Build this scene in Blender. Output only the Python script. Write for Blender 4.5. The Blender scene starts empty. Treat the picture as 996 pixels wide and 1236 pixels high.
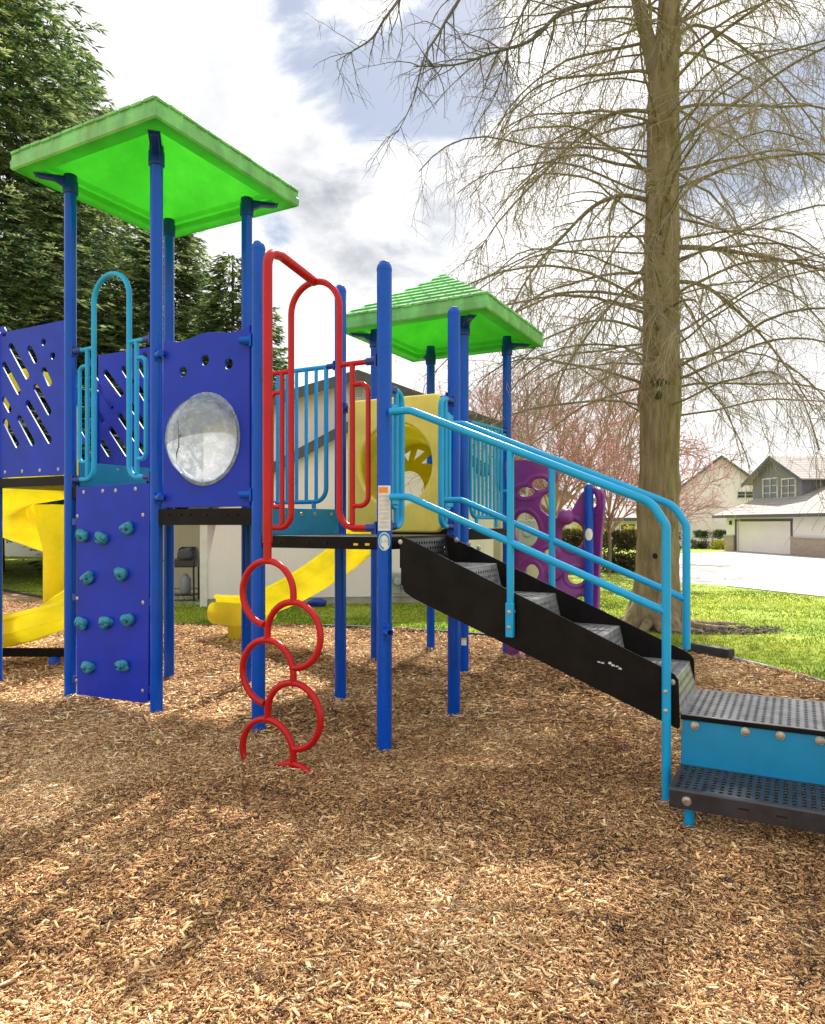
import bpy, math, random
import numpy as np
from mathutils import Vector, Matrix

random.seed(11)
rng = np.random.default_rng(11)
S = bpy.context.scene
COL = S.collection
R = math.radians

# ------------------------------------------------------------------ layout
F, CX, YH, EYE = 868.0, 498.0, 632.0, 1.41      # focal length, centre and horizon in photo pixels, eye height
TH = math.atan2(.882, .471)
U = Vector((math.cos(TH), math.sin(TH), 0))      # the two directions of the deck grid
V = Vector((-math.sin(TH), math.cos(TH), 0))
Z = Vector((0, 0, 1))

def Q(q, r, z=0.0): return U*q + V*r + Z*z
def G(px, py, z=0.0):
    y = F*(EYE-z)/(py-YH)
    return Vector(((px-CX)/F*y, y, z))
def D(px, py, y): return Vector(((px-CX)/F*y, y, EYE+(YH-py)*y/F))
def onq(px, q, py=None):
    t = (px-CX)/F
    y = q/(U.y+U.x*t)
    return Vector((t*y, y, 0 if py is None else EYE+(YH-py)*y/F))
def onplane(px, p0, d, py=None):                 # vertical plane through p0 along d
    t = (px-CX)/F
    s = (t*p0.y-p0.x)/(d.x-t*d.y)
    p = p0+d*s
    return Vector((p.x, p.y, 0 if py is None else EYE+(YH-py)*p.y/F))

# ------------------------------------------------------------------ materials
def nodes_of(m):
    m.use_nodes = True
    return m.node_tree.nodes, m.node_tree.links
def mat(name, col, rough=.5, metal=0.0, var=.12, scale=6.0, bump=0.0, bscale=60.0, spec=.5, coat=0.0, col2=None, stretch=None, dirt=0.0, dirtcol=(.09, .07, .045), bdist=.01):
    m = bpy.data.materials.new(name)
    N, L = nodes_of(m)
    b = N['Principled BSDF']
    b.inputs['Roughness'].default_value = rough
    b.inputs['Metallic'].default_value = metal
    b.inputs['Specular IOR Level'].default_value = spec
    b.inputs['Coat Weight'].default_value = coat
    b.inputs['Coat Roughness'].default_value = .08
    tc = N.new('ShaderNodeTexCoord')
    src = tc.outputs['Object']
    if stretch:
        mp = N.new('ShaderNodeMapping'); mp.inputs['Scale'].default_value = stretch
        L.new(src, mp.inputs['Vector']); src = mp.outputs['Vector']
    n = N.new('ShaderNodeTexNoise'); n.inputs['Scale'].default_value = scale; n.inputs['Detail'].default_value = 6
    L.new(src, n.inputs['Vector'])
    mx = N.new('ShaderNodeMix'); mx.data_type = 'RGBA'
    c2 = col2 if col2 else tuple(max(0, c*(1-var)) for c in col)
    c1 = col if col2 else tuple(min(1, c*(1+var)) for c in col)
    mx.inputs['A'].default_value = (*c1, 1); mx.inputs['B'].default_value = (*c2, 1)
    rp = N.new('ShaderNodeMapRange'); rp.inputs['From Min'].default_value = .35; rp.inputs['From Max'].default_value = .65
    L.new(n.outputs['Fac'], rp.inputs['Value']); L.new(rp.outputs['Result'], mx.inputs['Factor'])
    out = mx.outputs['Result']
    if dirt > 0:
        n3 = N.new('ShaderNodeTexNoise'); n3.inputs['Scale'].default_value = 3.1; n3.inputs['Detail'].default_value = 9; n3.inputs['Roughness'].default_value = .7
        mpd = N.new('ShaderNodeMapping'); mpd.inputs['Scale'].default_value = (1.6, 1.6, .55); L.new(tc.outputs['Object'], mpd.inputs['Vector'])
        L.new(mpd.outputs['Vector'], n3.inputs['Vector'])
        r3 = N.new('ShaderNodeMapRange'); r3.inputs['From Min'].default_value = .5; r3.inputs['From Max'].default_value = .78; r3.inputs['To Max'].default_value = dirt
        L.new(n3.outputs['Fac'], r3.inputs['Value'])
        m3 = N.new('ShaderNodeMix'); m3.data_type = 'RGBA'; m3.inputs['B'].default_value = (*dirtcol, 1)
        L.new(r3.outputs['Result'], m3.inputs['Factor']); L.new(out, m3.inputs['A']); out = m3.outputs['Result']
        rr = N.new('ShaderNodeMapRange'); rr.inputs['To Min'].default_value = rough; rr.inputs['To Max'].default_value = min(1, rough+.4)
        L.new(r3.outputs['Result'], rr.inputs['Value']); L.new(rr.outputs['Result'], b.inputs['Roughness'])
    L.new(out, b.inputs['Base Color'])
    if bump > 0:
        n2 = N.new('ShaderNodeTexNoise'); n2.inputs['Scale'].default_value = bscale; n2.inputs['Detail'].default_value = 4
        L.new(src, n2.inputs['Vector'])
        bp = N.new('ShaderNodeBump'); bp.inputs['Strength'].default_value = bump; bp.inputs['Distance'].default_value = bdist
        L.new(n2.outputs['Fac'], bp.inputs['Height']); L.new(bp.outputs['Normal'], b.inputs['Normal'])
    return m
def island_mat(name, cols, rough=.8, trans=0.0, spec=.3, patch=None, pscale=.5, plo=.42, phi=.6, hold=None):
    """Colour picked per loose piece (chip, leaf, blade) from a list of (position, colour)."""
    m = bpy.data.materials.new(name)
    N, L = nodes_of(m)
    b = N['Principled BSDF']; b.inputs['Roughness'].default_value = rough; b.inputs['Specular IOR Level'].default_value = spec
    g = N.new('ShaderNodeNewGeometry')
    cr = N.new('ShaderNodeValToRGB')
    e = cr.color_ramp.elements
    while len(e) < len(cols): e.new(.5)
    for el, (p, c) in zip(e, cols): el.position = p; el.color = (*c, 1)
    fac = g.outputs['Random Per Island']
    if patch:
        tc = N.new('ShaderNodeTexCoord'); nz = N.new('ShaderNodeTexNoise'); nz.inputs['Scale'].default_value = pscale; nz.inputs['Detail'].default_value = 5
        nz.inputs['Roughness'].default_value = .6
        L.new(tc.outputs['Object'], nz.inputs['Vector'])
        r = N.new('ShaderNodeMapRange'); r.inputs['From Min'].default_value = plo; r.inputs['From Max'].default_value = phi
        r.inputs['To Min'].default_value = -patch; r.inputs['To Max'].default_value = patch
        L.new(nz.outputs['Fac'], r.inputs['Value'])
        ad = N.new('ShaderNodeMath'); ad.operation = 'ADD'; ad.use_clamp = True
        L.new(fac, ad.inputs[0]); L.new(r.outputs['Result'], ad.inputs[1]); fac = ad.outputs[0]
    L.new(fac, cr.inputs['Fac'])
    L.new(cr.outputs['Color'], b.inputs['Base Color'])
    if trans > 0:
        t = N.new('ShaderNodeBsdfTranslucent'); L.new(cr.outputs['Color'], t.inputs['Color'])
        ms = N.new('ShaderNodeMixShader'); ms.inputs[0].default_value = trans
        L.new(b.outputs[0], ms.inputs[1]); L.new(t.outputs[0], ms.inputs[2]); L.new(ms.outputs[0], N['Material Output'].inputs['Surface'])
    return m
def translucent_mat(name, col, tcol, w, rough=.4, dirt=0.0):
    m = mat(name, col, rough, var=.1, scale=3, dirt=dirt, dirtcol=(.16, .2, .1))
    N, L = nodes_of(m)
    t = N.new('ShaderNodeBsdfTranslucent')
    tc = N.new('ShaderNodeTexCoord'); nz = N.new('ShaderNodeTexNoise'); nz.inputs['Scale'].default_value = 2.6; nz.inputs['Detail'].default_value = 7; nz.inputs['Roughness'].default_value = .65
    L.new(tc.outputs['Object'], nz.inputs['Vector'])
    mr = N.new('ShaderNodeMapRange'); mr.inputs['From Min'].default_value = .35; mr.inputs['From Max'].default_value = .68; L.new(nz.outputs['Fac'], mr.inputs['Value'])
    mc = N.new('ShaderNodeMix'); mc.data_type = 'RGBA'; mc.inputs['A'].default_value = (*tcol, 1); mc.inputs['B'].default_value = (tcol[0]*.62, tcol[1]*.74, tcol[2]*.62, 1)
    L.new(mr.outputs['Result'], mc.inputs['Factor']); L.new(mc.outputs['Result'], t.inputs['Color'])
    ms = N.new('ShaderNodeMixShader'); ms.inputs[0].default_value = w
    L.new(N['Principled BSDF'].outputs[0], ms.inputs[1]); L.new(t.outputs[0], ms.inputs[2])
    L.new(ms.outputs[0], N['Material Output'].inputs['Surface'])
    return m

M = {}
M['post'] = mat('blue_powder_coat', (.0, .075, .50), .2, var=.07, scale=4, spec=.26, bump=.03, bscale=30, dirt=.22, dirtcol=(.03, .12, .38))
M['bracket'] = mat('blue_bracket_paint', (.002, .03, .25), .35, var=.1)
M['panel'] = mat('blue_plastic_sheet', (.012, .037, .45), .38, var=.1, scale=5, spec=.2, bump=.05, bscale=220, dirt=.28, dirtcol=(.04, .045, .2))
M['paneledge'] = M['panel']
M['cyan'] = mat('light_blue_paint', (.006, .34, .68), .25, var=.06, spec=.35, bump=.03, bscale=40, dirt=.12, dirtcol=(.1, .25, .3))
M['cyanboard'] = mat('light_blue_sheet', (.003, .24, .47), .4, var=.06, scale=9, bump=.06, bscale=260, dirt=.12, dirtcol=(.03, .17, .28))
M['hold'] = mat('teal_grip_resin', (.025, .25, .36), .6, var=.2, scale=30, bump=.3, bscale=90, dirt=.3, dirtcol=(.05, .12, .15))
M['red'] = mat('red_paint', (.47, .008, .010), .25, var=.08, spec=.28, bump=.03, bscale=40, dirt=.18, dirtcol=(.45, .08, .07))
M['yellow'] = translucent_mat('yellow_moulded_plastic', (.96, .78, .04), (1.0, .90, .14), .5, .35)
M['tan'] = mat('faded_yellow_plastic', (.84, .70, .12), .5, var=.12, scale=4, bump=.05, bscale=120, dirt=.35, dirtcol=(.42, .33, .08))
M['purple'] = mat('purple_moulded_plastic', (.22, .03, .25), .4, var=.14, scale=5, bump=.06, bscale=140, dirt=.25, dirtcol=(.26, .12, .25))
M['black'] = mat('black_coated_steel', (.008, .0065, .0065), .42, var=.3, scale=8, spec=.12, bump=.12, bscale=140, dirt=.22, dirtcol=(.035, .028, .022))
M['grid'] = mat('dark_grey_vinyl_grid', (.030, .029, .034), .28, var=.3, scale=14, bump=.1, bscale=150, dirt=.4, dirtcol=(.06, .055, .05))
M['platgrid'] = mat('grey_vinyl_grid_sheen', (.20, .20, .21), .3, var=.3, scale=14, bump=.1, bscale=150, dirt=.5, dirtcol=(.2, .18, .16))  # lighter grey than the dark grid, painting in the reflected sky
M['decktop'] = mat('grey_deck_coating', (.16, .16, .17), .4, var=.3, scale=20)
M['steel'] = mat('bolt_steel', (.52, .5, .46), .35, metal=.85, var=.25, scale=60)
M['cap'] = mat('grey_cap_plastic', (.22, .25, .32), .5, var=.2, scale=20)
M['green'] = translucent_mat('green_roof_plastic', (.06, .42, .06), (.30, .95, .22), .48, .42, dirt=.45)
M['greenin'] = translucent_mat('green_roof_lining', (.075, .58, .05), (.34, .97, .20), .62, .35, dirt=.4)
M['greenedge'] = mat('green_weathered_rim', (.17, .47, .15), .5, var=.22, scale=8, bump=.1, bscale=60, dirt=.6, dirtcol=(.27, .35, .17), stretch=(1, 1, .4))
M['greenglare'] = translucent_mat('green_plastic_glare', (.78, .92, .70), (.85, 1.0, .75), .35, .5)  # near-white green: roof glare put into the colour
M['white'] = mat('white_sticker', (.75, .74, .7), .5, var=.06, scale=30)
M['orange'] = mat('orange_print', (.8, .25, .04), .5)
M['ink'] = mat('grey_print', (.16, .16, .16), .6)
M['cyanink'] = mat('blue_print', (.02, .36, .55), .5)
M['yellowmark'] = mat('yellow_mark', (.7, .5, .03), .5)
M['scratch'] = mat('bare_metal_scuff', (.5, .55, .58), .5, var=.3, scale=80)
M['scratchline'] = mat('crack_line', (.10, .13, .17), .6)  # dark colour of the crack in the dome
M['rubber'] = mat('black_edging_plastic', (.025, .027, .032), .6, var=.3, bump=.2, bscale=40, dirt=.4, dirtcol=(.1, .09, .08))
M['timber'] = mat('grey_edging_timber', (.30, .30, .28), .8, var=.25, scale=12, bump=.3, bscale=60)
M['bark'] = mat('tree_bark', (.19, .135, .078), .9, scale=7, col2=(.33, .25, .16), bump=1.0, bscale=20, bdist=.05, stretch=(1.8, 1.8, .35), dirt=.5, dirtcol=(.13, .125, .03))
M['branch'] = mat('branch_bark', (.165, .128, .08), .9, scale=2.5, col2=(.22, .175, .11), dirt=.3, dirtcol=(.14, .13, .04))
M['twig'] = mat('twig_bark', (.25, .195, .13), .85, scale=1.2, col2=(.34, .27, .185))
M['twigdark'] = mat('dark_twig_bark', (.10, .085, .07), .85, scale=1.2, col2=(.14, .12, .09))
M['scar'] = mat('dark_bark_scar', (.03, .03, .015), .95, bump=.8, bscale=30, scale=20, col2=(.05, .055, .015))
M['hole'] = mat('dark_hollow', (.012, .006, .005), .9)
M['pinktwig'] = mat('reddish_twig_bark', (.34, .20, .17), .85, scale=1.0, col2=(.43, .27, .235))
M['bud'] = island_mat('pink_buds', [(0, (.52, .19, .19)), (.5, (.62, .28, .27)), (1, (.7, .41, .38))], .8, trans=.3)
M['conbark'] = mat('conifer_bark', (.07, .05, .035), .95, bump=.8, bscale=20)
M['conifer'] = island_mat('conifer_needles', [(0, (.032, .066, .028)), (.3, (.08, .142, .052)), (.65, (.175, .255, .085)), (1, (.39, .44, .17))], .6, trans=.4, patch=.35, pscale=1.3)
M['hedge'] = island_mat('hedge_leaves', [(0, (.022, .04, .012)), (.6, (.05, .085, .02)), (1, (.1, .13, .03))], .55, trans=.2)
M['hedgemix'] = island_mat('brown_hedge_leaves', [(0, (.035, .04, .014)), (.5, (.09, .085, .028)), (.8, (.15, .12, .05)), (1, (.22, .17, .08))], .6, trans=.2)
M['yellowleaf'] = island_mat('yellow_leaves', [(0, (.2, .22, .02)), (.6, (.42, .40, .03)), (1, (.6, .5, .06))], .6, trans=.3)
M['blade'] = island_mat('grass_blades', [(0, (.09, .17, .009)), (.5, (.21, .305, .012)), (.85, (.34, .385, .018)), (1, (.48, .46, .07))], .6, trans=.35, patch=.42, pscale=.6)
M['chip'] = island_mat('wood_chips', [(0, (.05, .034, .028)), (.11, (.22, .105, .050)), (.34, (.47, .248, .108)), (.60, (.68, .395, .172)), (.83, (.85, .58, .285)), (1, (.94, .78, .50))], .8, patch=.24, pscale=.62, plo=.36, phi=.64)
M['litter'] = island_mat('bark_litter', [(0, (.03, .022, .018)), (.6, (.09, .065, .05)), (1, (.2, .15, .12))], .9)
M['leafred'] = mat('red_leaf', (.25, .03, .015), .7)

def siding_mat(name, col, groove=.12, vertical=True, strength=.5, wd=None):
    m = mat(name, col, .75, var=.05, scale=.8, dirt=.12, dirtcol=tuple(c*.7 for c in col))
    N, L = nodes_of(m)
    tc = N.new('ShaderNodeTexCoord'); w = N.new('ShaderNodeTexWave')
    w.wave_type = 'BANDS'; w.wave_profile = 'SAW'; w.inputs['Scale'].default_value = .314/groove
    if vertical:
        mp = N.new('ShaderNodeMapping'); mp.inputs['Rotation'].default_value = (0, 0, -math.atan2(wd.y, wd.x) if wd else 0)
        L.new(tc.outputs['Object'], mp.inputs['Vector']); L.new(mp.outputs['Vector'], w.inputs['Vector']); w.bands_direction = 'X'
    else:
        L.new(tc.outputs['Object'], w.inputs['Vector']); w.bands_direction = 'Z'
    r = N.new('ShaderNodeMapRange'); r.inputs['From Min'].default_value = .0 ; r.inputs['From Max'].default_value = .12 if vertical else 1
    L.new(w.outputs['Fac'], r.inputs['Value'])
    bp = N.new('ShaderNodeBump'); bp.inputs['Strength'].default_value = strength; bp.inputs['Distance'].default_value = .012
    L.new(r.outputs['Result'], bp.inputs['Height']); L.new(bp.outputs['Normal'], N['Principled BSDF'].inputs['Normal'])
    return m
def brick_mat(name, c1, c2, mortar, sx, sy):
    m = bpy.data.materials.new(name); N, L = nodes_of(m)
    tc = N.new('ShaderNodeTexCoord'); sp = N.new('ShaderNodeSeparateXYZ'); cb = N.new('ShaderNodeCombineXYZ'); ad = N.new('ShaderNodeMath'); ad.operation = 'ADD'
    L.new(tc.outputs['Object'], sp.inputs[0]); L.new(sp.outputs['X'], ad.inputs[0]); L.new(sp.outputs['Y'], ad.inputs[1])
    L.new(ad.outputs[0], cb.inputs['X']); L.new(sp.outputs['Z'], cb.inputs['Y'])
    b = N.new('ShaderNodeTexBrick'); b.inputs['Scale'].default_value = 1.0
    b.inputs['Brick Width'].default_value = sx; b.inputs['Row Height'].default_value = sy; b.inputs['Mortar Size'].default_value = sy*.12
    b.inputs['Color1'].default_value = (*c1, 1); b.inputs['Color2'].default_value = (*c2, 1); b.inputs['Mortar'].default_value = (*mortar, 1)
    L.new(cb.outputs[0], b.inputs['Vector']); L.new(b.outputs['Color'], N['Principled BSDF'].inputs['Base Color'])
    N['Principled BSDF'].inputs['Roughness'].default_value = .85
    return m
WD = Vector((.988, .153, 0)).normalized()
M['cream'] = siding_mat('cream_grooved_siding', (.80, .74, .725), .20, True, .35, WD)
M['cream2'] = siding_mat('pale_yellow_siding', (.56, .52, .36), .15, False, .5)
M['pinkwall'] = siding_mat('pale_pink_siding', (.86, .76, .77), .18, False, .4)
M['lapwhite'] = siding_mat('white_lap_siding', (.84, .785, .775), .13, False, .8)
M['greywall'] = siding_mat('slate_grey_siding', (.20, .20, .225), .15, False, .5)
M['olive'] = siding_mat('olive_board_fence', (.36, .33, .22), .14, True, .8)
M['concrete'] = mat('pale_concrete', (.50, .47, .43), .85, var=.14, scale=1.1, bump=.2, bscale=40, dirt=.4, dirtcol=(.35, .31, .27))
M['foundation'] = mat('foundation_concrete', (.38, .35, .3), .9, var=.15, bump=.2, bscale=20)
M['trim'] = mat('white_trim_paint', (.68, .66, .62), .5, var=.06)
M['fascia'] = mat('dark_grey_fascia', (.075, .078, .085), .6, var=.15)
M['shingle'] = brick_mat('grey_roof_shingles', (.30, .275, .255), (.38, .35, .32), (.2, .18, .17), .25, .13)
M['shinglepink'] = brick_mat('pinkish_roof_shingles', (.36, .27, .245), (.43, .33, .30), (.25, .2, .18), .25, .13)
M['mossroof'] = brick_mat('mossy_roof_shingles', (.24, .225, .18), (.30, .27, .23), (.13, .13, .09), .25, .13)
M['brick'] = brick_mat('tan_brick', (.33, .23, .17), (.42, .31, .23), (.45, .42, .38), .16, .05)
M['door'] = siding_mat('garage_door_panels', (.86, .80, .78), .38, False, .6)
M['glass'] = mat('window_glass', (.045, .055, .06), .08, var=.2, spec=.8)
M['meter'] = mat('grey_meter_box', (.33, .36, .37), .5, var=.1, metal=.2)
M['grill'] = mat('black_grill_enamel', (.012, .012, .014), .25, var=.2)
M['grillgrey'] = mat('grey_gas_bottle', (.2, .22, .25), .4)

def bubble_mat():
    m = bpy.data.materials.new('scratched_clear_plastic'); N, L = nodes_of(m)
    N.remove(N['Principled BSDF'])
    tr = N.new('ShaderNodeBsdfTransparent'); tr.inputs['Color'].default_value = (.82, .90, 1.0, 1)
    gl = N.new('ShaderNodeBsdfGlossy'); gl.inputs['Roughness'].default_value = .04
    df = N.new('ShaderNodeBsdfDiffuse'); df.inputs['Color'].default_value = (.76, .85, 1.0, 1)
    tl = N.new('ShaderNodeBsdfTranslucent'); tl.inputs['Color'].default_value = (.80, .89, 1.0, 1)
    hz = N.new('ShaderNodeMixShader'); hz.inputs[0].default_value = .45; L.new(df.outputs[0], hz.inputs[1]); L.new(tl.outputs[0], hz.inputs[2])
    tc = N.new('ShaderNodeTexCoord')
    n = N.new('ShaderNodeTexNoise'); n.inputs['Scale'].default_value = 14; n.inputs['Detail'].default_value = 10; n.inputs['Roughness'].default_value = .8; n.inputs['Distortion'].default_value = .5
    L.new(tc.outputs['Object'], n.inputs['Vector'])
    r = N.new('ShaderNodeMapRange'); r.inputs['From Min'].default_value = .46; r.inputs['From Max'].default_value = .70; r.inputs['To Min'].default_value = .38; r.inputs['To Max'].default_value = .9
    L.new(n.outputs['Fac'], r.inputs['Value'])
    m1 = N.new('ShaderNodeMixShader'); L.new(r.outputs['Result'], m1.inputs[0]); L.new(tr.outputs[0], m1.inputs[1]); L.new(hz.outputs[0], m1.inputs[2])
    fr = N.new('ShaderNodeFresnel'); fr.inputs['IOR'].default_value = 1.6
    m2 = N.new('ShaderNodeMixShader'); L.new(fr.outputs[0], m2.inputs[0]); L.new(m1.outputs[0], m2.inputs[1]); L.new(gl.outputs[0], m2.inputs[2])
    L.new(m2.outputs[0], N['Material Output'].inputs['Surface'])
    return m
M['bubble'] = bubble_mat()

# ------------------------------------------------------------------ mesh builder
ORI = {}
def origin_of(o): return ORI.get(o.name, Vector((0, 0, 0)))
def tag(o, label=None, cat=None, group=None, kind=None):
    if label: o['label'] = label
    if cat: o['category'] = cat
    if group: o['group'] = group
    if kind: o['kind'] = kind
    return o
def empty(name, loc, label, cat, group=None):
    o = bpy.data.objects.new(name, None); COL.objects.link(o)
    o.location = loc; o.empty_display_size = .2
    ORI[o.name] = Vector(loc)
    return tag(o, label, cat, group)
def link(name, me, mats, parent=None, origin=None):
    o = bpy.data.objects.new(name, me)
    for m in (mats if isinstance(mats, (list, tuple)) else [mats]): me.materials.append(m)
    COL.objects.link(o)
    if parent is not None:
        o.parent = parent; ORI[o.name] = origin_of(parent)
    else:
        o.location = origin; ORI[o.name] = Vector(origin)
    return o
def frame(d):
    d = d.normalized()
    a = Vector((0, 0, 1)) if abs(d.z) < .9 else Vector((1, 0, 0))
    x = a.cross(d).normalized()
    return x, d.cross(x), d
def fillet(pts, rad, seg=6):
    out = [pts[0]]
    for i in range(1, len(pts)-1):
        p0, p, p1 = pts[i-1], pts[i], pts[i+1]
        r = rad[i] if isinstance(rad, dict) and i in rad else (0 if isinstance(rad, dict) else rad)
        a, b = (p0-p), (p1-p)
        la, lb = a.length, b.length
        a.normalize(); b.normalize()
        ang = a.angle(b)
        if r <= 0 or ang > 3.1: out.append(p); continue
        t = min(r/math.tan(ang/2), la*.49, lb*.49)
        rr = t*math.tan(ang/2)
        c = p+(a+b).normalized()*(rr/math.sin(ang/2))
        s, e = p+a*t-c, p+b*t-c
        tot = s.angle(e)
        ax = s.cross(e).normalized()
        for k in range(seg+1):
            out.append(c+(Matrix.Rotation(tot*k/seg, 3, ax) @ s))
    out.append(pts[-1])
    return out
class MB:
    def __init__(s): s.v = []; s.f = []; s.m = []
    def add(s, vs, fs, mi=0):
        o = len(s.v); s.v += [tuple(p) for p in vs]
        for f in fs: s.f.append(tuple(i+o for i in f)); s.m.append(mi)
        return s
    def box(s, c, size, ex=None, ey=None, ez=None, mi=0):
        ex = ex or Vector((1, 0, 0)); ez = ez or Z; ey = ey or ez.cross(ex)
        h = [a/2 for a in size]
        vs = [c+ex*(h[0]*i)+ey*(h[1]*j)+ez*(h[2]*k) for k in (-1, 1) for j in (-1, 1) for i in (-1, 1)]
        return s.add(vs, [(0, 2, 3, 1), (4, 5, 7, 6), (0, 1, 5, 4), (2, 6, 7, 3), (0, 4, 6, 2), (1, 3, 7, 5)], mi)
    def tube(s, pts, r, n=12, caps=True, mi=0):
        pts = [Vector(p) for p in pts]
        m = len(pts)
        rs = r if isinstance(r, (list, tuple)) else [r]*m
        vs = []
        d = (pts[1]-pts[0]).normalized()
        x, y, _ = frame(d)
        for i in range(m):
            if i == 0: t = pts[1]-pts[0]
            elif i == m-1: t = pts[-1]-pts[-2]
            else: t = (pts[i+1]-pts[i]).normalized()+(pts[i]-pts[i-1]).normalized()
            if t.length < 1e-9: t = d
            t.normalize()
            x = (x-t*x.dot(t)).normalized(); y = t.cross(x)
            for k in range(n):
                a = 2*math.pi*k/n
                vs.append(pts[i]+(x*math.cos(a)+y*math.sin(a))*rs[i])
        fs = []
        for i in range(m-1):
            for k in range(n):
                a, b = i*n+k, i*n+(k+1) % n
                fs.append((a, b, b+n, a+n))
        if caps:
            fs.append(tuple(reversed(range(n)))); fs.append(tuple(range((m-1)*n, m*n)))
        return s.add(vs, fs, mi)
    def lathe(s, c, axis, prof, n=24, mi=0, caps=True):
        x, y, d = frame(axis)
        vs = []
        for r_, h in prof:
            for k in range(n):
                a = 2*math.pi*k/n
                vs.append(c+d*h+(x*math.cos(a)+y*math.sin(a))*max(r_, 1e-4))
        fs = []
        for i in range(len(prof)-1):
            for k in range(n):
                a, b = i*n+k, i*n+(k+1) % n
                fs.append((a, b, b+n, a+n))
        if caps:
            fs.append(tuple(reversed(range(n)))); fs.append(tuple(range((len(prof)-1)*n, len(prof)*n)))
        return s.add(vs, fs, mi)
    def sphere(s, c, r, n=16, m=10, sc=(1, 1, 1), ax=None, mi=0, wob=0, seed=0):
        ax = ax or (Vector((1, 0, 0)), Vector((0, 1, 0)), Z)
        rr = random.Random(seed)
        vs = []; fs = []
        ph = [rr.uniform(0, 6.28) for _ in range(6)]
        for i in range(m+1):
            t = math.pi*i/m
            for k in range(n):
                a = 2*math.pi*k/n
                w = 1+wob*(math.sin(3*a+ph[0])*math.sin(2*t+ph[1])+.7*math.sin(2*a+ph[2]+3*t)+.5*math.cos(5*t+ph[3]+a))
                p = Vector((math.sin(t)*math.cos(a)*sc[0], math.sin(t)*math.sin(a)*sc[1], math.cos(t)*sc[2]))*r*w
                vs.append(c+ax[0]*p.x+ax[1]*p.y+ax[2]*p.z)
        for i in range(m):
            for k in range(n):
                a, b = i*n+k, i*n+(k+1) % n
                fs.append((a, a+n, b+n, b))
        return s.add(vs, fs, mi)
    def prism(s, poly, o, ex, ez, t0, t1, mi=0):
        ey = ex.cross(ez)                   # thickness direction
        n = len(poly)
        vs = [o+ex*a+ez*b+ey*t0 for a, b in poly]+[o+ex*a+ez*b+ey*t1 for a, b in poly]
        fs = [tuple(range(n)), tuple(reversed(range(n, 2*n)))]+[(i, i+n, (i+1) % n+n, (i+1) % n) for i in range(n)]
        return s.add(vs, fs, mi)
    def sweep(s, prof, pts, up=Z, mi=0, close=False, caps=True):
        """open or closed profile (side, up) swept along a path, kept upright"""
        pts = [Vector(p) for p in pts]; n = len(prof); vs = []
        for i, p in enumerate(pts):
            t = (pts[min(i+1, len(pts)-1)]-pts[max(i-1, 0)]).normalized()
            sd = t.cross(up).normalized(); u2 = sd.cross(t)
            for a, b in prof: vs.append(p+sd*a+u2*b)
        fs = []
        for i in range(len(pts)-1):
            for k in range(n if close else n-1):
                a, b = i*n+k, i*n+(k+1) % n
                fs.append((a, b, b+n, a+n))
        if close and caps:
            fs.append(tuple(reversed(range(n)))); fs.append(tuple(range((len(pts)-1)*n, len(pts)*n)))
        return s.add(vs, fs, mi)
    def perf(s, o, e1, l1, e2, l2, nrm, pitch=.04, hr=.0115, th=.012, margin=.022, stag=False, el=1.0, mi=0):
        """perforated sheet: o corner, e1/e2 in-plane directions"""
        n1 = max(1, int(round((l1-2*margin)/pitch))); n2 = max(1, int(round((l2-2*margin)/pitch)))
        p1, p2 = (l1-2*margin)/n1, (l2-2*margin)/n2
        A = [(-1, -1), (0, -1), (1, -1), (1, 0), (1, 1), (0, 1), (-1, 1), (-1, 0)]
        for i in range(n1):
            for j in range(n2):
                c = o+e1*(margin+(i+.5)*p1)+e2*(margin+(j+.5)*p2)
                vs = [c+e1*(a*p1/2)+e2*(b*p2/2) for a, b in A]
                for k in range(8):
                    an = math.radians(-135+45*k)
                    vs.append(c+e1*(hr*math.cos(an))+e2*(hr*el*math.sin(an)))
                vs += [p-nrm*th for p in vs[8:]]
                fs = []
                for k in range(8):
                    k2 = (k+1) % 8
                    fs.append((k, k2, 8+k2, 8+k)); fs.append((8+k, 8+k2, 16+k2, 16+k))
                s.add(vs, fs, mi)
        m = margin
        for a0, a1, b0, b1 in ((0, l1, 0, m), (0, l1, l2-m, l2), (0, m, m, l2-m), (l1-m, l1, m, l2-m)):
            s.add([o+e1*a0+e2*b0, o+e1*a1+e2*b0, o+e1*a1+e2*b1, o+e1*a0+e2*b1], [(0, 1, 2, 3)], mi)
        return s
    def build(s, name, m, parent=None, origin=None, smooth=True, bevel=0.0, sharp=35, kind=None):
        if parent is not None: og = origin_of(parent)
        elif origin is not None: og = Vector(origin)
        else:
            a = np.array(s.v); og = Vector(((a[:, 0].min()+a[:, 0].max())/2, (a[:, 1].min()+a[:, 1].max())/2, a[:, 2].min()))
        a = np.array(s.v)-np.array(og)
        me = bpy.data.meshes.new(name)
        me.from_pydata(a.tolist(), [], s.f)
        if any(s.m): me.polygons.foreach_set('material_index', s.m)
        if smooth:
            me.polygons.foreach_set('use_smooth', [True]*len(me.polygons))
            me.set_sharp_from_angle(angle=R(sharp))
        me.update()
        o = link(name, me, m, parent, og)
        if bevel > 0:
            b = o.modifiers.new('bevel', 'BEVEL'); b.width = bevel; b.segments = 2; b.limit_method = 'ANGLE'; b.angle_limit = R(40)
        if kind: o['kind'] = kind
        return o
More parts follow.
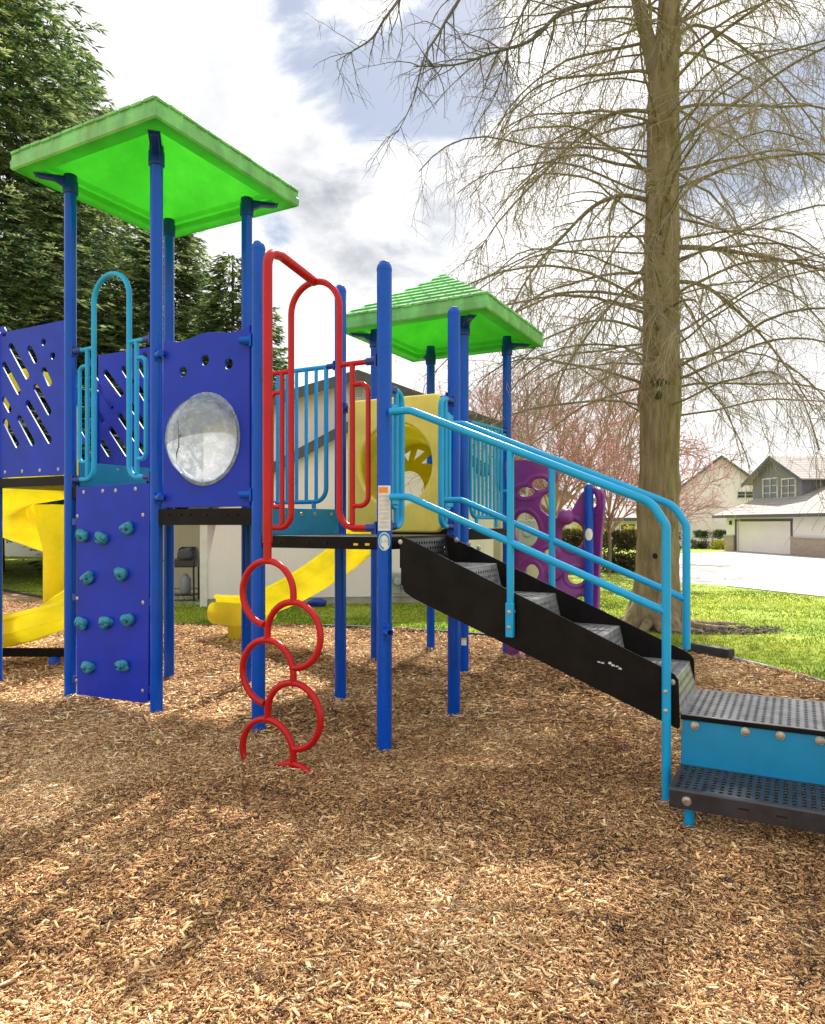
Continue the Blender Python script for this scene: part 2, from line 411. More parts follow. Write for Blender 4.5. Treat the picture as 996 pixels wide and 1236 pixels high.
def sheet(name, outline, holes, o, ex, ez, th, m, parent, bev=.003, res=1):
    """flat panel with holes; outline and holes are lists of (x, z) in the plane o + ex*x + ez*z, centred on thickness"""
    cu = bpy.data.curves.new(name, 'CURVE'); cu.dimensions = '2D'; cu.fill_mode = 'BOTH'
    cu.extrude = th/2-bev; cu.bevel_depth = bev; cu.bevel_resolution = res; cu.offset = -bev
    for pl in [outline]+holes:
        sp = cu.splines.new('POLY'); sp.points.add(len(pl)-1)
        for p, (a, b) in zip(sp.points, pl): p.co = (a, b, 0, 1)
        sp.use_cyclic_u = True
    ob = bpy.data.objects.new(name, cu); COL.objects.link(ob)
    dg = bpy.context.evaluated_depsgraph_get(); dg.update()
    me = bpy.data.meshes.new_from_object(ob.evaluated_get(dg))
    COL.objects.unlink(ob); bpy.data.objects.remove(ob); bpy.data.curves.remove(cu)
    ey = ex.cross(ez)
    og = origin_of(parent)
    mw = Matrix((ex, ez, ey)).transposed().to_4x4(); mw.translation = o-og
    me.transform(mw)
    me.materials.clear()
    me.polygons.foreach_set('use_smooth', [True]*len(me.polygons)); me.set_sharp_from_angle(angle=R(35))
    return link(name, me, m, parent)
def circ(x, z, r, n=24, rx=None): return [(x+(rx or r)*math.cos(2*math.pi*k/n), z+r*math.sin(2*math.pi*k/n)) for k in range(n)]
def capsule(x0, z0, x1, z1, r, n=8):
    a = math.atan2(z1-z0, x1-x0)
    return [(x1+r*math.cos(a-math.pi/2+math.pi*k/n), z1+r*math.sin(a-math.pi/2+math.pi*k/n)) for k in range(n+1)] + \
           [(x0+r*math.cos(a+math.pi/2+math.pi*k/n), z0+r*math.sin(a+math.pi/2+math.pi*k/n)) for k in range(n+1)]
def rrect(x0, z0, x1, z1, r, n=6):
    out = []
    for cx_, cz, a0 in ((x1-r, z0+r, -90), (x1-r, z1-r, 0), (x0+r, z1-r, 90), (x0+r, z0+r, 180)):
        for k in range(n+1):
            a = R(a0+90*k/n); out.append((cx_+r*math.cos(a), cz+r*math.sin(a)))
    return out
def text_mesh(body, size):
    cu = bpy.data.curves.new('t', 'FONT'); cu.body = body; cu.size = size; cu.align_x = 'CENTER'; cu.align_y = 'CENTER'; cu.resolution_u = 3
    ob = bpy.data.objects.new('t', cu); COL.objects.link(ob)
    dg = bpy.context.evaluated_depsgraph_get(); dg.update()
    me = bpy.data.meshes.new_from_object(ob.evaluated_get(dg))
    vs = [tuple(v.co) for v in me.vertices]; fs = [tuple(p.vertices) for p in me.polygons]
    COL.objects.unlink(ob); bpy.data.objects.remove(ob); bpy.data.curves.remove(cu); bpy.data.meshes.remove(me)
    return vs, fs
def cards(name, P, T, N_, L_, W_, m, parent=None, origin=(0, 0, 0), kind=None, tri=False):
    """leaf-sized faces: base P, direction T, normal N, length, width (numpy arrays)"""
    n = len(P)
    T = T/np.linalg.norm(T, axis=1, keepdims=True)
    B = np.cross(T, N_); B /= np.linalg.norm(B, axis=1, keepdims=True)+1e-9
    og = np.array(origin_of(parent) if parent is not None else origin)
    P = P-og
    L_ = L_[:, None]; W_ = W_[:, None]
    if tri:
        vv = np.stack([P-B*W_/2, P+B*W_/2, P+T*L_], 1); k = 3
    else:
        vv = np.stack([P, P+T*L_*.45+B*W_/2, P+T*L_, P+T*L_*.45-B*W_/2], 1); k = 4
    me = bpy.data.meshes.new(name)
    me.vertices.add(n*k); me.vertices.foreach_set('co', vv.reshape(-1).astype(np.float32))
    me.loops.add(n*k); me.loops.foreach_set('vertex_index', np.arange(n*k, dtype=np.int32))
    me.polygons.add(n); me.polygons.foreach_set('loop_start', np.arange(0, n*k, k, dtype=np.int32))
    me.update(calc_edges=True); me.validate()
    o = link(name, me, m, parent, Vector(og))
    if kind: o['kind'] = kind
    return o

# ------------------------------------------------------------------ camera, world, sun
cam = bpy.data.cameras.new('camera'); co = bpy.data.objects.new('camera', cam); COL.objects.link(co)
co.location = (0, 0, EYE); co.rotation_euler = (R(90), 0, 0)
cam.sensor_fit = 'HORIZONTAL'; cam.sensor_width = 36; cam.lens = F/996*36
cam.shift_y = (YH-618)/996; cam.clip_end = 2000; cam.clip_start = .05
S.camera = co
SUN_AZ = (.27, .963); SUN_EL = 51
w = bpy.data.worlds.new('World'); S.world = w; w.use_nodes = True
N, L = w.node_tree.nodes, w.node_tree.links
for n in list(N): N.remove(n)
out = N.new('ShaderNodeOutputWorld')
sky = N.new('ShaderNodeTexSky'); sky.sky_type = 'NISHITA'; sky.sun_disc = False
sky.sun_elevation = R(SUN_EL); sky.sun_rotation = math.atan2(SUN_AZ[0], SUN_AZ[1])
bg = N.new('ShaderNodeBackground'); bg.inputs['Strength'].default_value = .10; L.new(sky.outputs[0], bg.inputs[0])
tc = N.new('ShaderNodeTexCoord')
def vmath(op, a, b=None):
    n = N.new('ShaderNodeVectorMath'); n.operation = op
    for i, x in enumerate((a, b)):
        if x is None: continue
        if hasattr(x, 'links') or hasattr(x, 'is_output'): L.new(x, n.inputs[i])
        else: n.inputs[i].default_value = x
    return n
def fmath(op, a, b=None, clamp=False):
    n = N.new('ShaderNodeMath'); n.operation = op; n.use_clamp = clamp
    for i, x in enumerate((a, b)):
        if x is None: continue
        if hasattr(x, 'is_output'): L.new(x, n.inputs[i])
        else: n.inputs[i].default_value = x
    return n.outputs[0]
def mrange(v, a, b, c=0., d=1., smooth=True):
    n = N.new('ShaderNodeMapRange'); n.interpolation_type = 'SMOOTHSTEP' if smooth else 'LINEAR'
    L.new(v, n.inputs['Value'])
    for k, x in zip(('From Min', 'From Max', 'To Min', 'To Max'), (a, b, c, d)): n.inputs[k].default_value = x
    return n.outputs[0]
dirv = tc.outputs['Generated']
sepd = N.new('ShaderNodeSeparateXYZ'); L.new(dirv, sepd.inputs[0])
zz = fmath('ADD', fmath('MAXIMUM', sepd.outputs['Z'], 0.0), .22)
cb = N.new('ShaderNodeCombineXYZ')
L.new(fmath('DIVIDE', sepd.outputs['X'], zz), cb.inputs['X']); L.new(fmath('DIVIDE', sepd.outputs['Y'], zz), cb.inputs['Y'])
def noise(scale, detail, rough, off, dist=0.):
    mp = N.new('ShaderNodeMapping'); mp.inputs['Location'].default_value = off; L.new(cb.outputs[0], mp.inputs['Vector'])
    n = N.new('ShaderNodeTexNoise'); n.inputs['Scale'].default_value = scale; n.inputs['Detail'].default_value = detail
    n.inputs['Roughness'].default_value = rough; n.inputs['Distortion'].default_value = dist
    L.new(mp.outputs[0], n.inputs['Vector']); return n.outputs['Fac']
def blob(px, py, lo, hi):
    v = Vector((px-CX, F, YH-py)).normalized()
    d = vmath('DOT_PRODUCT', dirv, tuple(v)).outputs['Value']
    return mrange(d, math.cos(R(hi)), math.cos(R(lo)))
n1 = noise(1.9, 12, .60, (3.1, 1.7, 0), .5)
n2 = noise(.95, 10, .58, (7.3, 4.1, 0), .3)
n3 = noise(3.4, 8, .6, (1.3, 9.1, 0), .2)
gapv = fmath('MAXIMUM', fmath('MULTIPLY', blob(430, 45, 0, 9.5), 1.0), fmath('MULTIPLY', blob(900, 120, 2, 12), .5))
gapv = fmath('MAXIMUM', gapv, fmath('MULTIPLY', blob(495, 50, 0, 9), 1.0))
gapv = fmath('MAXIMUM', gapv, fmath('MULTIPLY', blob(350, 290, .5, 4), .30))
cover = fmath('SUBTRACT', fmath('ADD', fmath('MULTIPLY', fmath('SUBTRACT', n1, .5), 2.9), .98), gapv)
cf = mrange(cover, .28, .62)
grey = fmath('MULTIPLY', mrange(n2, .46, .66), .40)
grey = fmath('ADD', grey, fmath('MULTIPLY', fmath('MULTIPLY', blob(470, 235, 0, 11), mrange(n1, .38, .62, .25, 1.0)), 1.05))
grey = fmath('ADD', grey, fmath('MULTIPLY', blob(230, 100, 1, 7), .45))
grey = fmath('MULTIPLY', grey, mrange(n3, .32, .64, .15, 1.0), True)
cm = N.new('ShaderNodeMix'); cm.data_type = 'RGBA'
cm.inputs['A'].default_value = (1.0, .995, .99, 1); cm.inputs['B'].default_value = (.40, .425, .47, 1); L.new(grey, cm.inputs['Factor'])
bc = N.new('ShaderNodeBackground'); bc.inputs['Strength'].default_value = .69; glow = fmath('ADD', fmath('MULTIPLY', blob(770, 20, 0, 26), .35), 1.0)
gm_ = vmath('SCALE', cm.outputs['Result']); L.new(glow, gm_.inputs['Scale']); L.new(gm_.outputs[0], bc.inputs[0])
# thin high veil over the blue, so that the gaps read blue-grey
veil = N.new('ShaderNodeBackground'); veil.inputs['Color'].default_value = (.42, .47, .57, 1); veil.inputs['Strength'].default_value = .56
mv = N.new('ShaderNodeMixShader'); mv.inputs[0].default_value = .7; L.new(bg.outputs[0], mv.inputs[1]); L.new(veil.outputs[0], mv.inputs[2])
mxs = N.new('ShaderNodeMixShader'); L.new(cf, mxs.inputs[0]); L.new(mv.outputs[0], mxs.inputs[1]); L.new(bc.outputs[0], mxs.inputs[2])
L.new(mxs.outputs[0], out.inputs['Surface'])
sl = bpy.data.lights.new('sun', 'SUN'); sl.energy = 5.0; sl.angle = R(.7); sl.color = (1, .955, .88)
so = bpy.data.objects.new('sun', sl); COL.objects.link(so)
sd = Vector((SUN_AZ[0]*math.cos(R(SUN_EL)), SUN_AZ[1]*math.cos(R(SUN_EL)), math.sin(R(SUN_EL)))).normalized()
so.rotation_euler = sd.to_track_quat('Z', 'Y').to_euler(); so.location = sd*60
S.view_settings.view_transform = 'Standard'; S.view_settings.look = 'None'; S.view_settings.exposure = 0.9; S.view_settings.gamma = 1
S.render.engine = 'CYCLES'
S.cycles.use_denoising = True
S.cycles.max_bounces = 8; S.cycles.transparent_max_bounces = 12
S.cycles.caustics_reflective = False; S.cycles.caustics_refractive = False

# ================================================================== PLAYGROUND STRUCTURE
ROOT = empty('playground_structure', Q(3.75, 2.185), 'blue climbing set with green roofs, stairs and yellow slides on the wood chips', 'playground set')
QF, QB = 3.75, 4.72
PA, PB, PE, PF = onq(85, QF), onq(189, QF), onq(312, QF), onq(464, QF)
PC, PD, PG, PH = onq(204, QB), onq(298, QB), onq(411, QB), onq(548, QB)
PA2 = PA+V*.96; PC2 = PC+V*.98
PL, PJ, PI, PK = onq(453, 6.18), onq(560, 6.18), onq(520, 7.12), onq(612, 7.12)
PM = PK-V*.862
PR = .0455
DZ = {'left': 1.83, 'ab': 1.70, 'be': 1.52, 'ef': 1.33, 'two': 1.36}
CAMDIR = lambda p: Vector((-p.x, -p.y, 0)).normalized()

def post(p, top, dome=True, label=None, r=PR):
    b = MB()
    base = -.12
    prof = [(r, base), (r, top-.05)]
    b.lathe(p, Z, prof, 28)
    o = b.build('post', M['post'], ROOT)
    if label: o['label'] = label
    if dome:
        c = MB()
        c.lathe(p, Z, [(r+.0015, top-.055), (r+.0015, top-.045)]+[(r*math.cos(a)+.001, top-.045+.05*math.sin(a)) for a in [R(t) for t in range(10, 91, 16)]], 28)
        c.build('post_cap', M['post'], o)
        c = MB(); c.lathe(p, Z, [(r*.72, top-.006), (r*.6, top+.002), (r*.3, top+.008), (0, top+.009)], 20)
        c.build('cap_plug', M['cap'], o)
    return o
ZR1 = 4.147; ZR2 = 3.30
oA = post(PA, 4.22, False); oB = post(PB, 4.22, False); oC = post(PC, 4.22, False); oD = post(PD, 4.22, False)
oE = post(PE, 3.29); oF = post(PF, 2.99, label='front blue post carrying the white warning sheet and age sticker'); oG = post(PG, 3.28); oH = post(PH, 2.97)
oA2 = post(PA2, 3.05); oC2 = post(PC2, 2.7)
oL = post(PL, 3.42, False); oJ = post(PJ, 3.42, False); oI = post(PI, 3.42, False); oK = post(PK, 3.42, False)
oM = post(PM, 1.80, label='short blue post with a round white disc')

def clamp(p, d, parent, z=None, s=1.0):
    """pipe clamp on a post face: plate, collar and stub towards d"""
    d = d.normalized(); c = p+d*PR
    sx = Z.cross(d)
    b = MB()
    b.box(c+d*.004, (.062*s, .012, .085*s), ex=sx, ez=Z)
    b.lathe(c+d*.006, d, [(.030*s, 0), (.030*s, .018), (.026*s, .03), (.026*s, .07), (.021*s, .078)], 16)
    for i in (-1, 1):
        for k in (-1, 1): b.lathe(c+d*.008+sx*(i*.022*s)+Z*(k*.032*s), d, [(.007, 0), (.006, .005), (.002, .007)], 8)
    return b.build('clamp', M['bracket'] if s < .95 else M['post'], parent)
class Bolts:
    """collects bolts; each becomes a mesh of its own"""
    def __init__(s): s.l = []
    def build(s, name, m, parent, **k):
        for c, n, r in s.l:
            b = MB(); bolt(b, c, n, r); b.build(name, m, parent)
def bolt(b, c, n, r=.014):
    if isinstance(b, Bolts): b.l.append((c, n, r)); return
    b.lathe(c, n, [(r*1.35, 0), (r*1.3, .0025), (r*.95, .003), (r*.85, .0055), (r*.42, .0065), (r*.36, .004)], 14)

# ---- roofs
def roof(posts, zr, side, zcap, seed):
    c = sum(posts, Vector())/4; h = side/2
    fh = .125
    rise = .52
    def P(a, b_, z): return c+U*a+V*b_+Z*z
    def ring(a, z): return [P(-a, -a, z), P(a, -a, z), P(a, a, z), P(-a, a, z)]
    def skin(b, rings, mi=0, sub=1):
        vs = []; fs = []
        n = 4*sub
        for rg in rings:
            for k in range(4):
                for j in range(sub):
                    vs.append(rg[k].lerp(rg[(k+1) % 4], j/sub))
        for i in range(len(rings)-1):
            for k in range(n):
                a, b2 = i*n+k, i*n+(k+1) % n
                fs.append((a, b2, b2+n, a+n))
        b.add(vs, fs, mi)
    b = MB()
    rings = []
    K = 8
    for k in range(K):                                   # shingle courses with a step each
        a0 = h*(1-k/K)-.012; a1 = h*(1-(k+1)/K)
        z0 = zr+fh+rise*k/K; z1 = zr+fh+rise*(k+1)/K
        rings += [ring(a0+.010, z0+.004), ring(a0+.009, z0+.016), ring(max(a1, .03), z1+.004)]
    for i in range(0, len(rings)-1): skin(b, rings[i:i+2], 0)
    rr = random.Random(seed+50)
    for k in range(K):                                   # pale patches painting glare stripes onto the shingle courses
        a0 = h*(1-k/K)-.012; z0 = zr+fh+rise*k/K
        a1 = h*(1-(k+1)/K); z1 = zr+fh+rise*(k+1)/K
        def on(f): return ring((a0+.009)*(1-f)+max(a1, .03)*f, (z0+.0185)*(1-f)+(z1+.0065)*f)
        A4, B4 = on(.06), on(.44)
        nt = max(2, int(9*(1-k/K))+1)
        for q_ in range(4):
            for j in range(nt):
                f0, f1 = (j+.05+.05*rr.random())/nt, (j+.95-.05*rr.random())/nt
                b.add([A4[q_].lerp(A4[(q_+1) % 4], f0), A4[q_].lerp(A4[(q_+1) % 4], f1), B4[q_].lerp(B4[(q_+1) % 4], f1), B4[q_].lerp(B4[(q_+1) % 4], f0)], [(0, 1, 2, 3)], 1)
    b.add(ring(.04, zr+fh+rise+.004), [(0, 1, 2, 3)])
    o = b.build('roof', [M['green'], M['greenglare']], ROOT, sharp=15)
    # weathered rim: outward fascia with a rolled lip, flat flange beneath, and scalloped top edge
    e = MB()
    skin(e, [ring(h-.012, zr), ring(h, zr+.012), ring(h+.004, zr+fh*.55), ring(h-.004, zr+fh*.62), ring(h-.006, zr+fh+.004), ring(h-.03, zr+fh+.012)])
    rim = e.build('roof_rim', M['greenedge'], o, sharp=30)
    t = MB()                                              # separate shingle tabs along the rim
    rr = random.Random(seed)
    for k in range(4):
        A, B = ring(h, 0)[k], ring(h, 0)[(k+1) % 4]
        d = (B-A).normalized(); nrm = d.cross(Z)
        nt = 13
        for j in range(nt):
            m_ = A.lerp(B, (j+.5)/nt)
            m_ = Vector((m_.x, m_.y, zr+fh+.006+rr.uniform(-.003, .004)))
            t.box(m_-nrm*.03, (side/nt*.86, .075, .022), ex=d, ey=nrm, ez=Z)
    t.build('shingle_tabs', M['greenedge'], o, bevel=.004)
    l = MB()                                              # vaulted lining seen from below
    rg = [ring(h-.012, zr), ring(h-.13, zr+.001), ring(h-.14, zr+.012), ring(h-.15, zr+.045), ring(h-.185, zr+.05), ring(h-.20, zr+.085)]
    for k in range(1, 7):
        a = (h-.20)*(1-k/6*.94); rg.append(ring(a, zr+.085+.42*(k/6)))
    skin(l, rg, sub=4)
    ln = l.build('roof_lining', M['greenin'], o, sharp=25)
    for p in posts:                                       # mounting brackets under the rim
        v = (p-c); v.z = 0; v.normalize()
        k = MB()
        sv = Z.cross(v)
        pt = Vector((p.x, p.y, 0))
        k.lathe(pt, Z, [(PR+.004, zr-.13), (PR+.012, zr-.125), (PR+.012, zr-.03), (PR+.006, zr-.02), (PR+.006, zr+.02)], 24)
        dd = v
        m0 = pt+dd*.03; m1 = pt+dd*.235
        k.prism([(0, -.075), (.05, -.07), (.12, -.03), (.235, -.022), (.235, -.004), (0, -.004)], pt+Z*zr-sv*0, dd, Z, -.028, .028)
        k.box(pt+dd*.14+Z*(zr-.004), (.24, .085, .008), ex=dd, ey=sv, ez=Z)
        kb = k.build('roof_bracket', M['bracket'], o, bevel=.004)
        bb = Bolts()
        for q_ in (.12, .21):
            bolt(bb, pt+dd*q_+Z*(zr-.009), -Z, .008)
        bb.build('bolt', M['steel'], o)
    return o
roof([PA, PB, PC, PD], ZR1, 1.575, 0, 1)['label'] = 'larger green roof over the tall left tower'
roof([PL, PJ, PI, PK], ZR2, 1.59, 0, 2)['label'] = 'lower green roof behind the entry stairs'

# ---- decks
def deck(pts, z, th, label=None):
    b = MB(); n = len(pts)
    b.add([p+Z*(z-.006) for p in pts]+[p+Z*(z-th) for p in pts], [tuple(range(n)), tuple(reversed(range(n, 2*n)))])
    c = sum(pts, Vector())/n
    for i in range(n):
        A, B = pts[i], pts[(i+1) % n]
        d = (B-A).normalized(); nr = d.cross(Z)
        if nr.dot((A+B)/2-c) < 0: nr = -nr
        b.box((A+B)/2+nr*.004+Z*(z-th/2), ((B-A).length-2*PR*.6, .03, th), ex=d, ey=nr, ez=Z, mi=0)
    o = b.build('deck', [M['black']], ROOT, smooth=False, bevel=.004)
    t = MB(); t.perf(pts[0]+Z*(z-.001), (pts[1]-pts[0]).normalized(), (pts[1]-pts[0]).length, (pts[3]-pts[0]).normalized(), (pts[3]-pts[0]).length, Z, pitch=.06, hr=.016)
    t.build('deck_grid', M['decktop'], o, smooth=False)
    return o
dl = deck([PA2, PA, PC, PC2], 1.79, .075); da = deck([PA, PB, PD, PC], DZ['ab'], .09); db = deck([PB, PE, PG, PD], 1.515, .115); de = deck([PE, PF, PH, PG], DZ['ef'], .078); d2 = deck([PL, PJ, PK, PI], DZ['two'], .105)
hb = MB()                                     # slots and marks on the deck rims
nF = -U
for k, px in enumerate((206, 220, 231, 251, 276, 288)):
    p = onq(px, QF, 621.5)
    hb = MB(); hb.box(p-U*.021, (.018, .012, .011), ex=-V, ey=-U, ez=Z)
    hb.build('rim_slot', M['hole'], db)
for px in (432, 446):
    hm = MB(); hm.box(onq(px, QF, 657)-U*.021, (.03, .012, .014), ex=-V, ey=-U, ez=Z); hm.build('rim_slot', M['yellowmark'], de)
for px in (340, 373, 395):
    hm = MB(); hm.box(onq(px, QF, 655)-U*.021, (.02, .012, .01), ex=-V, ey=-U, ez=Z); hm.build('rim_slot', M['hole'], de)

# ---- flat panels
def plane_rz(px, py, q):
    p = onq(px, q, py); return (-(p-onq(464, q)).dot(V), p.z)
# bubble panel between B and E
off = QF-.012
o0 = onq(464, off)
EX = -V
def rz(px, py, q=off):
    p = onq(px, q, py); return ((p-o0).dot(EX), p.z)
top = [rz(198, 411), rz(206, 412.5), rz(216, 413), rz(228, 410), rz(240, 404.5), rz(252, 401), rz(264, 401), rz(276, 402), rz(288, 399.5), rz(296, 396), rz(302.5, 392)]
xl, xr = top[0][0], top[-1][0]
outl = [(xl, 1.525), (xr, 1.525)]+[p for p in reversed(top)]
bc_ = rz(248, 530)
holes = [circ(*rz(222, 449), .036, 20), circ(*rz(248.5, 435), .037, 20), circ(*rz(277, 439.5), .037, 20), circ(bc_[0], bc_[1], .292, 48)]
bp = sheet('bubble_panel', outl, holes, o0, EX, Z, .019, M['panel'], ROOT)
bp['label'] = 'wavy-topped blue panel with a clear dome window'
bb = MB()
cB = o0+EX*bc_[0]+Z*bc_[1]
nn = -U
prof = [(.325, .010), (.325, .014), (.300, .016)]+[(.298*math.cos(R(a)), .016+.215*math.sin(R(a))) for a in range(4, 91, 5)]
bb.lathe(cB, nn, prof, 56, caps=False)
bub = bb.build('bubble_window', M['bubble'], bp)
b1 = Bolts()
for a in (90, 30, -30, -90, 150, 210): bolt(b1, cB+nn*.015+EX*(.315*math.cos(R(a)))+Z*(.315*math.sin(R(a))), nn, .007)
b1.build('bolt', M['steel'], bp)
cr = MB()                                      # the crack across the dome
def onb(a, b_):
    rr_ = min(.99, math.hypot(a, b_)/.298); return cB+EX*a+Z*b_+nn*(.018+.215*math.sqrt(1-rr_*rr_))
cr.tube([onb(*p) for p in ((-.045, .11), (-.02, .05), (-.012, -.01), (-.02, -.07), (-.05, -.11), (-.08, -.155))], [.001, .0025, .003, .004, .004, .001], 6)
cr.build('crack', M['scratchline'], bp)
for p, d in ((onq(189, QF, 430), -V), (onq(189, QF, 601), -V), (onq(312, QF, 411), V), (onq(312, QF, 597), V)):
    clamp(Vector((p.x, p.y, p.z)), d-U*.55, bp)

# slotted panels of the left bay
def slotted(P0, P1, q, zb, zt, slots, label=None):
    ex = (P1-P0).normalized(); wd = (P1-P0).length
    o = P0+ex*0
    out = [(PR-.005, zb), (wd-PR+.005, zb), (wd-PR+.005, zt), (PR-.005, zt)]
    hs = []
    for a, b_, c_, d_, r_ in slots: hs.append(capsule(a, b_, c_, d_, r_) if (a, b_) != (c_, d_) else circ(a, b_, r_, 18))
    p = sheet('slotted_panel', out, hs, o, ex, Z, .019, M['panel'], ROOT)
    bl = Bolts()
    nr = ex.cross(Z)
    for k in range(4): bolt(bl, o+ex*(wd*(.14+.24*k))+Z*(zb+.045)+nr*.0095, nr, .011)
    bl.build('bolt', M['steel'], p)
    if label: p['label'] = label
    return p
W1 = (PA-PA2).length
def sl_px(zx, zy):                      # read from an enlargement of the photograph, on plane q
    return zx/4.945, 370+zy/4.945
def slots_from(lst, q, P0, ex):
    r_ = []
    for a, b_, c_, d_ in lst:
        p = onq(*[sl_px(a, b_)[0], q, sl_px(a, b_)[1]]); p2 = onq(*[sl_px(c_, d_)[0], q, sl_px(c_, d_)[1]])
        r_.append(((p-P0).dot(ex), p.z, (p2-P0).dot(ex), p2.z, .030))
    return r_
lst = [(265, 214, 265, 214), (320, 295, 320, 295), (182, 255, 215, 320), (268, 385, 300, 455), (218, 485, 297, 628), (172, 580, 300, 800), (122, 670, 198, 812), (70, 240, 165, 415), (30, 350, 115, 508), (30, 560, 60, 615), (35, 690, 105, 825), (20, 140, 30, 160)]
slotted(PA2, PA, QF, 1.80, 3.03, slots_from(lst, QF, PA2, -V), 'slotted blue panel left of the rock wall')
lst = [(635, 395, 728, 520), (740, 372, 790, 450), (832, 345, 870, 410), (545, 330, 555, 345), (556, 420, 672, 598), (830, 485, 880, 565), (775, 575, 868, 715), (545, 560, 618, 680), (720, 655, 862, 865), (540, 690, 560, 725), (666, 735, 760, 878), (612, 812, 655, 880), (553, 890, 553, 890), (478, 760, 500, 800), (870, 290, 870, 290)]
slotted(PC2, PC, QB, 1.80, 3.04, slots_from(lst, QB, PC2, -V), 'slotted blue panel at the back of the left bay')
# light blue risers
rb = MB()
rb.box((PA+PC)/2+Z*1.80+U*.0-V*.02, ((PC-PA).length-2*PR, .02, .20), ex=U, ey=V, ez=Z)
ro = rb.build('riser_board', M['cyanboard'], ROOT, bevel=.003); ro['label'] = 'light blue board above the rock wall'
rbb = Bolts()
for k in (.2, .42, .62, .84): bolt(rbb, PA+(PC-PA)*k+Z*1.865-V*.03, -V, .012)
rbb.build('bolt', M['steel'], ro)
rb = MB()
rb.box((PE+PG)/2+Z*(1.425)-V*.012, ((PG-PE).length-2*PR-.005, .02, .19), ex=U, ey=V, ez=Z)
ro = rb.build('riser_board', M['cyanboard'], ROOT, bevel=.003); ro['label'] = 'light blue step board behind the red arch'
rbb = Bolts()
for k in (.25, .45, .62, .84): bolt(rbb, PE+(PG-PE)*k+Z*1.48-V*.022, -V, .013)
rbb.build('bolt', M['steel'], ro)

# ---- climbing wall between A and B
q1 = QF-.028
c0 = onq(464, q1)
def rz2(px, py): p = onq(px, q1, py); return ((p-c0).dot(EX), p.z)
cw = sheet('climbing_wall', [rz2(94, 838), rz2(176, 848.5), rz2(180, 846), rz2(182, 583), rz2(93, 588)], [], c0, EX, Z, .019, M['panel'], ROOT)
cw['label'] = 'blue rock-climbing board with teal grips'
for k, (px, py) in enumerate([(102, 647), (125, 650), (156, 638), (109, 698), (149, 693), (101, 752), (130, 751), (157, 748), (109, 805), (150, 803)]):
    a, z_ = rz2(px, py); p = c0+EX*a+Z*z_-U*.0095
    h_ = MB(); rr = random.Random(k+3)
    an = rr.uniform(-.6, .5); e1 = (EX*math.cos(an)+Z*math.sin(an)); e2 = (Z*math.cos(an)-EX*math.sin(an))
    h_.sphere(p-U*.012, .052, 18, 12, (1.28, .86, .72), (e1, e2, -U), wob=.13, seed=k*7+1)
    h_.sphere(p-U*.022+e1*.03+e2*.02, .034, 14, 10, (1.1, .9, .9), (e1, e2, -U), wob=.1, seed=k*5+2)
    ho = h_.build('climbing_hold', M['hold'], cw, sharp=80)
    for s_ in (-1, 1):
        d_ = MB(); d_.lathe(p-U*.046+e1*(.022*s_)-e2*.006, -U, [(.011, -.01), (.010, .006), (.004, .007)], 10); d_.build('hold_socket', M['bracket'], cw)
bl = Bolts()
for px, py in ((102.5, 594), (125.5, 592.5), (141, 592), (165, 590), (95, 623), (174, 621.5), (94.5, 722), (174, 727), (93.8, 821), (173.5, 833.5)):
    a, z_ = rz2(px, py); bolt(bl, c0+EX*a+Z*z_-U*.0095, -U, .011)
bl.build('bolt', M['steel'], cw)
for py, px, pz in ((630, 90, 1), (721, 90, 1), (820, 90, 1), (612, 183, 0), (727, 183, 0), (833, 183, 0)):
    p = onq(px, q1, py); hg = MB(); hg.box(p+U*.008, (.05, .03, .055), ex=EX, ey=U, ez=Z); hg.build('hinge_bracket', M['bracket'], cw, bevel=.004)

# ---- tube barriers
def arch_barrier(P0, P1, zd, m, name, label, l0=.29, l1=.70, rail=1.07, topz=1.61, ra=.0205, rbar=.0165, clr=True):
    ex = (P1-P0).normalized(); wd = (P1-P0).length
    def p(s_, z_): return P0+ex*s_+Z*(zd+z_)
    a, b_ = l0*wd, l1*wd; g = (b_-a)/2
    o = MB()
    o.tube(fillet([p(PR+.05, .055), p(a, .055), p(a, topz), p(b_, topz), p(b_, .055), p(wd-PR-.05, .055)], {1: .13, 2: g*.98, 3: g*.98, 4: .13}, 9), ra, 14)
    root = o.build(name, m, ROOT, sharp=60)
    root['label'] = label
    for s0, sg in ((a, 1), (b_, -1)):
        x_post = (PR+.05) if sg == 1 else wd-PR-.05
        s_ = MB()
        s_.tube([p(x_post, rail), p(s0, rail)], rbar, 12)
        mid = s0-sg*abs(s0-x_post)*.42
        s_.tube([p(mid, rail), p(mid, .075)], rbar*1.05, 12)
        lp = s0-sg*abs(s0-x_post)*.92
        s_.tube(fillet([p(mid, rail-.13), p(lp, rail-.13), p(lp, .19), p(mid, .19)], abs(lp-mid)*.95, 7), rbar*.95, 12)
        s_.build('side_bar', m, root, sharp=60)
    for s_, z_ in ((0, .055), (wd, .055), (0, rail), (wd, rail)):
        clamp(p(s_, z_), ex if s_ == 0 else -ex, root, s=.9)
    return root
arch_barrier(PA, PB, DZ['ab'], M['cyan'], 'arch_barrier', 'light blue arched entry rail above the rock wall')
arch_barrier(PE, PF, DZ['ef'], M['red'], 'arch_barrier', 'red arched entry rail above the ring climber', l0=.28, l1=.665, topz=1.62)

